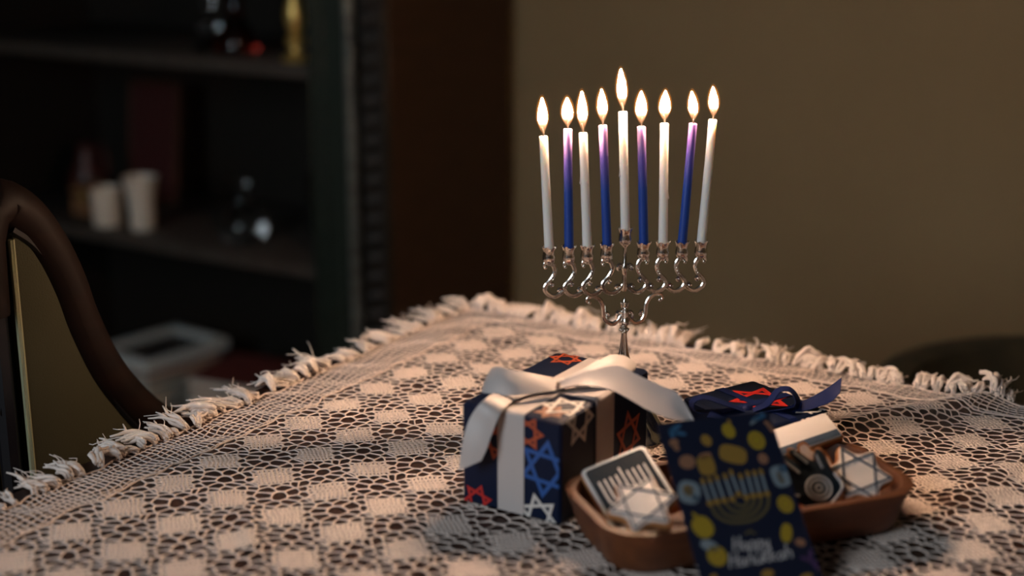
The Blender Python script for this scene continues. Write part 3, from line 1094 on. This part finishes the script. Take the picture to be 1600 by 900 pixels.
def gloc(P):
    q = np.asarray(P) - np.array([G0[0], G0[1], ON])
    return float(q @ GB), float(q @ GA), float(q[2])


def on_left(px, py):
    x, y_, z = gloc(at_plane(px, py, G0, GB))
    return y_, z


def on_right(px, py):
    x, y_, z = gloc(at_plane(px, py, G0, GA))
    return x, z


def on_top(px, py):
    x, y_, z = gloc(at_z(px, py, ON + GH))
    return x, y_


for px, py, r, w, rot, ink in ((852, 733, .0275, .13, .10, 'blue_ink'), (825, 676, .0165, .15, .5, 'orange_ink'), (842, 806, .021, .13, -.25, 'white_ink'),
                               (746, 781, .016, .15, .3, 'red_ink'), (776, 690, .018, .14, .2, 'orange_ink')):
    face_print(gift, 'printed_star', ink, F_left, (GW, GH), shift(star_quads(r, w, rot), *on_left(px, py)))
for px, py, r, w, rot, ink in ((982, 682, .027, .13, .12, 'orange_ink'), (907, 655, .025, .13, .35, 'white_ink'), (990, 775, .022, .12, .3, 'blue_ink')):
    face_print(gift, 'printed_star', ink, F_right, (GL, GH), shift(star_quads(r, w, rot), *on_right(px, py)))
for px, py, r, w, rot, ink in ((884, 636, .024, .14, .2, 'white_ink'), (862, 644, .016, .20, .5, 'brown_ink'), (884, 561, .018, .13, .1, 'orange_ink'), (990, 590, .016, .12, .3, 'blue_ink')):
    face_print(gift, 'printed_star', ink, F_top, (GL, GW), shift(star_quads(r, w, rot), *on_top(px, py)))
# bands
ya, yb = .0355, .0620
band = MB()
o_ = .0006
loopL = [(-o_, 0.002), (-o_, GH * .5), (-o_, GH - .001), (.001, GH + o_), (GL * .5, GH + o_), (GL - .001, GH + o_), (GL + o_, GH - .001), (GL + o_, .002)]
def band_along_x(y0_, y1_):
    pts = [(-o_, .002), (-o_, GH - .002), (-o_ * .3, GH - .0004), (.002, GH + o_), (GL - .002, GH + o_), (GL + o_ * .3, GH - .0004), (GL + o_, GH - .002), (GL + o_, .002)]
    rings = []
    for x_, z_ in pts:
        nx, nz = (-1, 0) if x_ < 0 else ((1, 0) if x_ > GL else (0, 1))
        k = .0005
        rings.append([(x_, y0_, z_), (x_, y1_, z_), (x_ + nx * k, y1_, z_ + nz * k), (x_ + nx * k, y0_, z_ + nz * k)])
    return MB().rings(rings)
def band_along_y(x0_, x1_):
    pts = [(-o_, .002), (-o_, GH - .002), (-o_ * .3, GH - .0003), (.002, GH + o_ * 1.8), (GW - .002, GH + o_ * 1.8), (GW + o_ * .3, GH - .0003), (GW + o_, GH - .002), (GW + o_, .002)]
    rings = []
    for y_, z_ in pts:
        ny_, nz = (-1, 0) if y_ < 0 else ((1, 0) if y_ > GW else (0, 1))
        k = .0005
        rings.append([(x0_, y_, z_), (x1_, y_, z_), (x1_, y_ + ny_ * k, z_ + nz * k), (x0_, y_ + ny_ * k, z_ + nz * k)])
    return MB().rings(rings)
obj('ribbon_band', band_along_x(ya, yb), M['ribbon'], gift, smooth=False, label='white satin band down the front')
xb0 = on_right(930, 690)[0]
xb1 = on_right(957, 690)[0]
obj('ribbon_band', band_along_y(xb0, xb1), M['ribbon'], gift, smooth=False, label='white satin band over the side')

KN = np.array([(xb0 + xb1) / 2, (ya + yb) / 2, GH])              # knot
Kw = np.array([G0[0], G0[1], ON]) + GB * KN[0] + GA * KN[1] + Z * KN[2]
fwd = np.array([0, math.cos(PITCH), -math.sin(PITCH)])
KD = float((Kw - CAM) @ fwd)


def gp(px, py, dd):
    """point seen at a pixel, dd metres nearer (-) or farther (+) than the knot, in gift coordinates"""
    return np.array(gloc(at_depth(px, py, KD + dd)))


def gt(px, py, h):
    """point at a pixel, h above the top of the gift"""
    return np.array(gloc(at_z(px, py, ON + GH + h)))


def gf(px, py, d):
    """point at a pixel, d in front of the front-left face"""
    return np.array(gloc(at_plane(px, py, G0 - GB * d, GB)))


bow = obj('knot', MB().ball(gp(871, 601, -.012), .0085, 14, 10, (1.15, .9, .8)), M['ribbon'], gift)
ll = MB()
ll.strip([gt(868, 594, .012), gt(838, 586, .020), gt(800, 578, .026), gt(776, 573, .027), gt(768, 579, .020), gt(790, 590, .012), gt(830, 598, .006), gt(866, 601, .006)],
         [gt(868, 610, .008), gt(838, 614, .009), gt(800, 618, .008), gt(757, 614, .006), gt(757, 611, .004), gt(790, 613, .004), gt(830, 611, .003), gt(866, 606, .004)], 44, .0007, 5, .0012)
obj('bow_loop', ll, M['ribbon'], gift)
rl = MB()
rl.strip([gp(874, 594, -.010), gp(905, 580, -.004), gp(935, 563, .006), gp(956, 555, .014), gp(975, 556, .020), gp(988, 564, .020), gp(993, 574, .016), gp(986, 583, .010), gp(960, 585, .006), gp(900, 596, -.004)],
         [gp(876, 607, -.020), gp(905, 602, -.020), gp(935, 588, -.014), gp(950, 577, -.008), gp(962, 572, -.004), gp(976, 576, -.006), gp(984, 588, -.008), (gp(975, 596, -.010)), gp(950, 598, -.012), gp(900, 606, -.014)], 48, .0007, 5, .001)
obj('bow_loop', rl, M['ribbon'], gift)
lt = MB()
lt.strip([gt(868, 600, .006), gt(825, 606, .005), gt(785, 611, .006), gf(757, 624, .006), gf(735, 652, .014), gf(723, 690, .020), gf(717, 735, .022)],
         [gt(868, 608, .005), gt(840, 614, .004), gt(808, 623, .004), gf(784, 643, .006), gf(768, 680, .013), gf(760, 703, .017), gf(752, 720, .019)], 40, .0007, 5, .0012)
obj('bow_tail', lt, M['ribbon'], gift, label='white satin tail hanging over the front')
rt_ = MB()
rt_.strip([gp(874, 596, -.020), gp(920, 580, -.022), gp(965, 572, -.024), gp(1000, 588, -.030), gp(1040, 606, -.036), gp(1062, 618, -.040), gp(1085, 658, -.046)],
          [gp(874, 607, -.026), gp(905, 602, -.033), gp(950, 608, -.038), gp(980, 622, -.042), gp(1015, 642, -.046), gp(1050, 655, -.048), gp(1084, 660, -.0465)], 44, .0007, 5, .0012)
obj('bow_tail', rt_, M['ribbon'], gift, label='long white satin tail flying to the right')

# ------------------------------------------------------------------ wooden tray
TRZ = math.radians(20)
tx = np.array([math.cos(TRZ), math.sin(TRZ), 0])
ty = np.array([-math.sin(TRZ), math.cos(TRZ), 0])
TC = np.array([.1922, 1.1368, ON])
tray = thing('wooden_tray', 'rounded brown wooden tray of iced biscuits, in front of the gifts', 'tray', TC, TRZ)


def rrect(hx, hy, r, n=7):
    out = []
    for cx_, cy_, a0_ in ((hx - r, hy - r, 0), (-hx + r, hy - r, 90), (-hx + r, -hy + r, 180), (hx - r, -hy + r, 270)):
        for k in range(n):
            a = math.radians(a0_ + 90 * k / (n - 1))
            out.append((cx_ + r * math.cos(a), cy_ + r * math.sin(a)))
    return out


TH = .041
rings = []
for ins, z, rr_ in ((.018, 0, .026), (.013, .0015, .029), (.008, .012, .034), (.004, .028, .038), (.0, .040, .037), (.001, .0405, .040), (.004, TH, .038), (.007, .0405, .036), (.0085, .038, .034), (.012, .026, .030), (.020, .014, .026), (.028, .009, .022)):
    rings.append([(x, y_, z) for x, y_ in rrect(.144 - ins, .067 - ins, rr_)])
obj('tray_body', MB().rings(rings), M['tray'], tray)


def tloc(P):
    q = np.asarray(P) - TC
    return np.array([q @ tx, q @ ty, q[2]])


# ------------------------------------------------------------------ iced biscuits
def star_outline(R, r, bl=.0):
    out = []
    for k in range(12):
        a = PI / 2 + k * PI / 6
        q = R if k % 2 == 0 else r
        out.append((q * math.cos(a), q * math.sin(a)))
    return out


def round_poly(p, it=2):
    p = np.array(p, float)
    for _ in range(it):
        n_ = np.roll(p, -1, 0)
        p = np.stack([.8 * p + .2 * n_, .2 * p + .8 * n_], 1).reshape(-1, 2)
    return [tuple(q) for q in p]


def scale_poly(p, k):
    return [(x * k, y_ * k) for x, y_ in p]


def biscuit(name, label, centre, ex, n, poly, th=.007, spin=0):
    n = np.asarray(n, float)
    n /= np.linalg.norm(n)
    ex = np.asarray(ex, float)
    ex = ex - n * (ex @ n)
    ex /= np.linalg.norm(ex)
    ey = np.cross(n, ex)
    sp_ = math.radians(spin)
    ex, ey = ex * math.cos(sp_) + ey * math.sin(sp_), ey * math.cos(sp_) - ex * math.sin(sp_)
    t = thing(name, label, 'biscuit', centre, 0, 'iced star biscuits in the tray' if name == 'star_biscuit' else None, rot=euler_of(ex, ey, n))
    obj('biscuit_base', MB().prism(poly, 0, th, .0016), M['biscuit'], t)
    return t


def icing(t, poly, z0, z1, mat, nm='icing', label=None):
    return obj(nm, MB().prism(poly, z0, z1, min(.0007, (z1 - z0) * .45)), M[mat], t, label=label)


def piping(t, lines, z, r, mat, nm='piping', label=None):
    mb = MB()
    for l in lines:
        q = np.array([(x, y_, z) for x, y_ in l])
        mb.tube(cat(q, max(4, len(l) * 4)) if len(l) > 2 else q, r, 7)
    return obj(nm, mb, M[mat], t, label=label)


def star_lines(R):
    out = []
    for k in range(2):
        P = [(R * math.cos(PI / 2 + k * PI + j * 2 * PI / 3), R * math.sin(PI / 2 + k * PI + j * 2 * PI / 3)) for j in range(3)]
        out += [[P[0], P[1]], [P[1], P[2]], [P[2], P[0]]]
    return out


rect = lambda w, h, r: rrect(w / 2, h / 2, r, 5)


def star_biscuit(name, label, c, ex, n, R, lab2=None):
    t = biscuit(name, label, c, ex, n, round_poly(star_outline(R, R * .60)))
    icing(t, round_poly(star_outline(R * .93, R * .55)), .0068, .0086, 'white_icing')
    piping(t, star_lines(R * .80), .0088, .0008, 'blue_icing', label='slate blue star outlines')
    return t


def tw(x, y_, z):
    return TC + tx * x + ty * y_ + Z * z


# dark biscuit with a white menorah, leaning on the left end of the tray
t = biscuit('menorah_biscuit', 'dark iced rectangular biscuit with a piped white menorah, left in the tray', at_z(985, 771, ON + .036), tx * .72 + ty * .65, (-.16, -.46, .87), rect(.062, .074, .006), spin=-42)
icing(t, rect(.060, .072, .005), .0068, .0084, 'grey_icing', 'icing_rim')
icing(t, rect(.054, .066, .004), .0082, .0090, 'navy_icing')
ml = []
for k in range(-4, 5):
    top_ = .016 if k else .022
    ml.append([(k * .0052, -.002), (k * .0052, top_)])
for k in range(1, 5):
    ml.append([(-k * .0052, -.002), (-k * .0046, -.002 - k * .0022), (0, -.004 - k * .0040), (k * .0046, -.002 - k * .0022), (k * .0052, -.002)])
ml += [[(0, -.002), (0, -.026)], [(-.010, -.026), (.010, -.026)]]
piping(t, ml, .0094, .0010, 'white_icing', label='white piped menorah')
star_biscuit('star_biscuit', 'white star biscuit lying in front of the dark rectangular biscuit', at_z(1005, 797, ON + .047), tx * .90 + ty * .40, (-.10, -.42, .90), .033)
star_biscuit('star_biscuit', 'white star biscuit half hidden behind the left side of the card', tw(-.030, .004, .034), tx * .80 + ty * .6, (-.15, -.45, .88), .036)
star_biscuit('star_biscuit', 'white star biscuit with blue outlines at the right end of the tray', at_z(1338, 749, ON + .038), tx * .95 + ty * .1 + Z * .12, (.10, -.55, .82), .034)
# hand shaped biscuit
hand = [(-.010, -.026), (.010, -.026), (.018, -.016), (.020, -.004), (.027, .006), (.026, .012), (.020, .010), (.015, .006), (.0145, .022), (.0115, .028), (.008, .024), (.0065, .010), (.005, .030), (.0, .036), (-.005, .030), (-.0065, .010), (-.008, .024), (-.0115, .028), (-.0145, .022), (-.015, .006), (-.020, .010), (-.026, .012), (-.027, .006), (-.020, -.004), (-.018, -.016)]
hp = round_poly(scale_poly(hand, 1.14), 1)
t = biscuit('hand_biscuit', 'dark hand shaped biscuit with a piped eye, between card and right star biscuit', at_z(1262, 756, ON + .040), tx * .80 + ty * .42 + Z * .30, (-.05, -.74, .67), hp)
icing(t, round_poly(scale_poly(hand, 1.06), 1), .0068, .0085, 'navy_icing')
circ = lambda r, cx_=0, cy_=0, n=16: [(cx_ + r * math.cos(2 * PI * k / n), cy_ + r * math.sin(2 * PI * k / n)) for k in range(n + 1)]
piping(t, [circ(.0105, 0, -.010), circ(.0070, 0, -.010), circ(.0028, 0, -.010)], .0088, .0009, 'grey_icing', label='pale piped eye')
piping(t, [[(-.0115, .024), (-.0115, .010)], [(0, .031), (0, .010)], [(.0115, .024), (.0115, .010)], [(.022, .009), (.016, -.002)], [(-.022, .009), (-.016, -.002)],
           [(-.012, -.025), (.012, -.025), (.019, -.012)]], .0088, .0010, 'grey_icing', label='pale piped finger lines')
# dreidel and flag biscuits standing at the back of the tray
dr = [(-.004, .016), (-.003, .026), (.003, .026), (.004, .016), (.014, .014), (.014, -.008), (0, -.024), (-.014, -.008), (-.014, .014)]
t = biscuit('dreidel_biscuit', 'small white dreidel biscuit peeking out behind the hand biscuit', tw(.083, .014, .0335), tx * .9 + ty * .25, (-.2, -.80, .56), round_poly(dr, 1))
icing(t, round_poly(scale_poly(dr, .92), 1), .0068, .0084, 'white_icing')
piping(t, [[(-.009, .008), (.009, .008)], [(-.009, -.005), (.009, -.005)]], .0086, .0008, 'blue_icing')
t = biscuit('flag_biscuit', 'white rectangular biscuit with a dark blue band at the back of the tray', at_z(1244, 691, ON + .040), tx * .98 + ty * .06, (-.04, -.42, .90), rect(.080, .034, .004))
icing(t, rect(.077, .031, .003), .0068, .0084, 'white_icing')
icing(t, [(-.037, -.0145), (.037, -.0145), (.037, -.007), (-.037, -.007)], .0082, .0091, 'blue_icing', 'icing_band')

# ------------------------------------------------------------------ second gift behind the tray
B2 = np.array([.232, 1.306, ON])
B2R = math.radians(34)
g2 = thing('small_gift_box', 'low navy gift box with red star and blue ribbon bow, behind the tray', 'gift', B2, B2R)
HX, HY, HZ = .046, .052, .050
obj('wrapped_box', MB().box((-HX, -HY, 0), (HX, HY, HZ), .002), M['navy_paper'], g2)
ex2 = np.array([math.cos(B2R), math.sin(B2R), 0])
ey2 = np.array([-math.sin(B2R), math.cos(B2R), 0])


def b2(P):
    q = np.asarray(P) - B2
    return np.array([q @ ex2, q @ ey2, q[2]])


T2 = lambda q: (q[0] - HX, q[1] - HY, HZ + q[2])
c2 = b2(at_z(1188, 623, ON + HZ))
face_print(g2, 'printed_star', 'red_ink', T2, (2 * HX, 2 * HY), shift(star_quads(.033, .15, .2), c2[0] + HX, c2[1] + HY))
face_print(g2, 'printed_star', 'white_ink', T2, (2 * HX, 2 * HY), shift(star_quads(.020, .13, .5), 2 * HX - .012, .012))
FR2 = lambda q: (HX + q[2], q[0] - HY, q[1])
FN2 = lambda q: (q[0] - HX, -HY - q[2], q[1])
face_print(g2, 'printed_star', 'white_ink', FN2, (2 * HX, HZ), shift(star_quads(.024, .13, PI), 2 * HX - .020, HZ - .008))
face_print(g2, 'printed_star', 'blue_ink', FN2, (2 * HX, HZ), shift(star_quads(.020, .12, .3), .022, .026))
face_print(g2, 'printed_star', 'orange_ink', FR2, (2 * HY, HZ), shift(star_quads(.020, .12, .3), .05, .026))
for axis in (0, 1):
    w = .0045
    hx_, hy_ = (HX, HY)
    if axis:
        pts = [(-hy_ - .0006, .002), (-hy_ - .0006, HZ - .001), (-hy_ + .002, HZ + .0006), (hy_ - .002, HZ + .0006), (hy_ + .0006, HZ - .001), (hy_ + .0006, .002)]
        L_ = [(-w, p, z) for p, z in pts]
        R_ = [(w, p, z) for p, z in pts]
    else:
        pts = [(-hx_ - .0006, .002), (-hx_ - .0006, HZ - .001), (-hx_ + .002, HZ + .0008), (hx_ - .002, HZ + .0008), (hx_ + .0006, HZ - .001), (hx_ + .0006, .002)]
        L_ = [(p, w, z) for p, z in pts]
        R_ = [(p, -w, z) for p, z in pts]
    mb = MB()
    n_ = len(L_)
    for i in range(n_ - 1):
        mb.strip([L_[i], L_[i + 1]], [R_[i], R_[i + 1]], 3, .0005, 1)
    obj('ribbon_band', mb, M['blue_ribbon'], g2, smooth=False)
K2w = B2 + Z * HZ
K2D = float((K2w - CAM) @ fwd)
hp2 = lambda px, py, dd: b2(at_depth(px, py, K2D + dd))
obj('knot', MB().ball(hp2(1166, 643, -.012), .0065, 12, 8), M['blue_ribbon'], g2)
mb = MB().strip([hp2(1166, 641, -.012), hp2(1130, 626, -.014), hp2(1098, 617, -.014), hp2(1078, 626, -.016), hp2(1082, 640, -.022), hp2(1120, 640, -.018), hp2(1164, 645, -.014)],
                [hp2(1166, 645, -.022), hp2(1130, 633, -.032), hp2(1100, 624, -.032), hp2(1085, 631, -.032), hp2(1090, 645, -.034), hp2(1122, 646, -.028), hp2(1164, 649, -.022)], 36, .0006, 4)
obj('bow_loop', mb, M['blue_ribbon'], g2)
mb = MB().strip([hp2(1168, 641, -.012), hp2(1195, 628, -.010), hp2(1212, 608, -.008), hp2(1232, 604, -.008), hp2(1246, 616, -.012), hp2(1250, 632, -.018), hp2(1236, 642, -.020), hp2(1180, 648, -.016)],
                [hp2(1170, 647, -.020), hp2(1202, 634, -.026), hp2(1218, 614, -.026), hp2(1231, 611, -.026), hp2(1240, 620, -.028), hp2(1242, 632, -.030), hp2(1230, 638, -.030), hp2(1180, 645, -.022)], 36, .0006, 4)
obj('bow_loop', mb, M['blue_ribbon'], g2)
mb = MB().strip([hp2(1170, 644, -.014), hp2(1215, 640, -.012), hp2(1258, 625, -.012), hp2(1290, 608, -.010), hp2(1315, 590, -.008)],
                [hp2(1172, 649, -.022), hp2(1220, 649, -.024), hp2(1262, 641, -.022), hp2(1298, 628, -.020), hp2(1313, 613, -.018)], 30, .0006, 4)
obj('bow_tail', mb, M['blue_ribbon'], g2, label='dark blue satin tail pointing up to the right')
mb = MB().strip([hp2(1164, 645, -.014), hp2(1140, 648, -.026), hp2(1110, 642, -.032)], [hp2(1164, 650, -.018), hp2(1136, 655, -.034), hp2(1104, 652, -.042)], 18, .0006, 4)
obj('bow_tail', mb, M['blue_ribbon'], g2)

# ------------------------------------------------------------------ greeting card leaning on the tray
CW_, CL_ = .1002, .150
CYAW, CEL = math.radians(17.5), math.radians(45)
cx3 = np.array([math.cos(CYAW), math.sin(CYAW), 0])
cn3 = np.array([-math.sin(CYAW), math.cos(CYAW), 0])
cy3 = cn3 * math.cos(CEL) + Z * math.sin(CEL)
cz3 = np.cross(cx3, cy3)
CO = np.array([.1487, 1.0020, ON + .0004])
card = thing('greeting_card', 'navy Happy Hanukkah card with gold menorah print, leaning on the tray front', 'card', CO, 0, None, rot=euler_of(cx3, cy3, cz3))
obj('card_sheet', MB().box((0, 0, -.0004), (CW_, CL_, .0004)), M['card'], card, smooth=False)


def cc(x, y_):
    """close-up pixel -> card coordinates"""
    px, py = 1020 + x / 3.2143, 620 + y_ / 3.2143
    P = at_plane(px, py, CO, cz3) - CO
    return np.array([P @ cx3, P @ cy3])


def card_blob(mat, cx_, cy_, rx, ry, rot=0, h=.0007, nm='printed_shape', sq=2.0, n=18):
    c = cc(cx_, cy_)
    k = .000375 * 1.0
    rx, ry = rx * .000186, ry * .000190
    poly = []
    for i in range(n):
        a = 2 * PI * i / n
        ca, sa = math.cos(a), math.sin(a)
        x_ = rx * math.copysign(abs(ca) ** (2 / sq), ca)
        y_ = ry * math.copysign(abs(sa) ** (2 / sq), sa)
        poly.append((c[0] + x_ * math.cos(rot) - y_ * math.sin(rot), c[1] + x_ * math.sin(rot) + y_ * math.cos(rot)))
    poly = [(min(max(x_, .0006), CW_ - .0006), min(max(y_, .0006), CL_ - .0006)) for x_, y_ in poly]
    n_ = len(poly)
    mb = MB().add([(x_, y_, .00042) for x_, y_ in poly] + [(x_, y_, h) for x_, y_ in poly], [tuple(n_ + i for i in range(n_))] + [(i, (i + 1) % n_, n_ + (i + 1) % n_, n_ + i) for i in range(n_)])
    return obj(nm, mb, M[mat], card, smooth=False)


def card_lines(mat, lines, w, nm, close=True, h=.0006, sm=4):
    mb = MB()
    for l in lines:
        q = np.array([cc(*p) if close else p for p in l])
        q = cat(q, max(3, len(q) * sm)) if len(q) > 2 else q
        t_ = np.gradient(q, axis=0)
        t_ /= np.linalg.norm(t_, axis=1)[:, None] + 1e-12
        nn = np.stack([-t_[:, 1], t_[:, 0]], 1) * w / 2
        a, b = q + nn, q - nn
        rings = [[(a[i][0], a[i][1], .00042), (b[i][0], b[i][1], .00042), (b[i][0], b[i][1], h), (a[i][0], a[i][1], h)] for i in range(len(q))]
        mb.rings(rings)
    return obj(nm, mb, M[mat], card, smooth=False)


for mat, x_, y_, rx, ry, rot, sq in (
        ('yellow_ink', 380, 172, 30, 36, .2, 2), ('gold_ink', 383, 128, 7, 14, .2, 2), ('gold_ink', 268, 220, 24, 28, .3, 2), ('yellow_ink', 520, 220, 40, 44, .1, 2),
        ('gold_ink', 402, 290, 64, 42, -.35, 3), ('peach_ink', 172, 328, 38, 32, .1, 2), ('gold_ink', 268, 345, 40, 46, .0, 3), ('peach_ink', 262, 298, 30, 14, .1, 3), ('peach_ink', 553, 312, 24, 25, .2, 2),
        ('pale_ink', 182, 480, 50, 52, -.3, 2.6), ('gold_ink', 178, 472, 24, 26, 0, 2), ('sky_ink', 215, 512, 18, 16, 0, 2), ('pale_ink', 640, 400, 42, 50, .1, 3), ('sky_ink', 652, 362, 22, 16, .1, 3), ('gold_ink', 640, 410, 14, 30, .1, 2),
        ('yellow_ink', 665, 540, 37, 40, .1, 2), ('yellow_ink', 250, 655, 46, 50, .5, 2.2), ('yellow_ink', 212, 598, 8, 18, .5, 2), ('yellow_ink', 670, 685, 26, 44, -.4, 2.2), ('peach_ink', 740, 732, 24, 18, -.3, 2),
        ('pale_ink', 285, 750, 42, 24, -.5, 2), ('yellow_ink', 322, 800, 44, 44, .1, 2), ('gold_ink', 575, 890, 30, 18, .1, 2), ('gold_ink', 305, 905, 16, 12, .1, 2), ('gold_ink', 770, 905, 30, 14, .1, 2),
        ('sky_ink', 530, 108, 40, 10, .25, 2), ('pale_ink', 510, 122, 30, 8, .5, 2), ('sky_ink', 545, 95, 16, 8, 1.0, 2), ('peach_ink', 570, 132, 12, 10, 0, 2), ('peach_ink', 600, 165, 14, 12, .4, 2), ('peach_ink', 585, 150, 10, 16, .4, 2),
        ('sky_ink', 110, 160, 36, 10, .4, 2), ('sky_ink', 140, 185, 26, 9, -.3, 2), ('sky_ink', 95, 185, 12, 22, .1, 2), ('peach_ink', 105, 232, 22, 18, .2, 2), ('peach_ink', 118, 258, 14, 14, .2, 2),
        ('purple_ink', 790, 800, 10, 34, -.4, 2), ('purple_ink', 765, 815, 26, 8, -.5, 2), ('purple_ink', 815, 845, 12, 26, .3, 2)):
    card_blob(mat, x_, y_, rx, ry, rot, .0006, sq=sq)
for x_, y_ in ((520, 220), (665, 540), (322, 800)):              # relief rings of the coins
    card_lines('gold_ink', [[(x_ + 24 * math.cos(a), y_ + 26 * math.sin(a)) for a in np.linspace(0, 2 * PI, 13)]], .0009, 'coin_ring', h=.00075)
tops = [(250, 432), (285, 425), (320, 413), (362, 407), (393, 388), (440, 407), (475, 394), (510, 390), (543, 384)]
bots = [(285, 532), (320, 524), (357, 518), (398, 511), (430, 486), (468, 502), (503, 495), (537, 491), (573, 484)]
card_lines('pale_ink', [[a, b] for a, b in zip(tops, bots)], .0024, 'printed_candles')
for (x_, y_), (bx_, by_) in zip(tops, bots):
    card_blob('gold_ink', x_, y_ - 6, 9, 16, .15, .00078, 'printed_flame')
    card_blob('gold_ink', bx_, by_ + 4, 14, 13, 0, .00078, 'printed_cup')
card_lines('olive_ink', [[(288, 540), (318, 595), (370, 626), (440, 632), (520, 612), (572, 560), (580, 492)],
                         [(322, 530), (350, 580), (395, 603), (450, 604), (505, 586), (538, 545), (542, 498)],
                         [(360, 524), (385, 560), (420, 578), (455, 577), (490, 560), (506, 530), (508, 502)],
                         [(400, 518), (418, 540), (443, 551), (465, 545), (474, 525), (474, 508)]], .0026, 'printed_arms')
card_lines('olive_ink', [[(460, 690), (486, 680), (516, 688)], [(486, 680), (488, 668)]], .0016, 'printed_ornament')
GL_ = {'H': (.62, [[(.0, 0), (.1, 1)], [(.46, 0), (.56, 1)], [(-.04, .42), (.28, .52), (.62, .50)]]),
       'a': (.56, [[(.40, .45), (.22, .5), (.06, .27), (.14, .03), (.33, .12), (.43, .46), (.42, .12), (.56, .04)]]),
       'p': (.54, [[(.08, .5), (-.04, -.42)], [(.05, .32), (.22, .52), (.42, .42), (.38, .12), (.18, .01), (.04, .12)]]),
       'y': (.54, [[(.06, .5), (.08, .18), (.26, .08), (.44, .5)], [(.44, .5), (.34, -.2), (.16, -.42), (0, -.28)]]),
       'n': (.54, [[(.06, .5), (.0, 0)], [(.03, .28), (.22, .52), (.40, .40), (.40, .0)]]),
       'u': (.54, [[(.06, .5), (.04, .12), (.2, .0), (.38, .18), (.44, .5)], [(.44, .5), (.44, 0)]]),
       'k': (.50, [[(.1, 1.0), (.0, 0)], [(.40, .5), (.04, .24), (.22, .16), (.42, 0)]]),
       'h': (.54, [[(.1, 1.0), (.0, 0)], [(.03, .28), (.22, .52), (.40, .40), (.40, 0)]])}


def script_word(word, p0_, p1_, size):
    """brush lettering along the line p0-p1 (card coordinates), slanted to the right"""
    p0_, p1_ = np.array(p0_), np.array(p1_)
    adv = sum(GL_[c][0] for c in word)
    d_ = (p1_ - p0_)
    L_ = np.linalg.norm(d_)
    d_ /= L_
    nn = np.array([-d_[1], d_[0]])
    k = L_ / adv
    x_ = 0
    lines = []
    for c in word:
        w_, st = GL_[c]
        for s_ in st:
            lines.append([p0_ + d_ * ((x_ + q[0] + .18 * q[1]) * k) + nn * q[1] * size for q in s_])
        x_ += w_
    return card_lines('letter_ink', lines, .0013, 'lettering', close=False, h=.0007)


script_word('Happy', cc(406, 778), cc(592, 752), .0115)
script_word('Hanukkah', cc(388, 862), cc(708, 808), .0118)
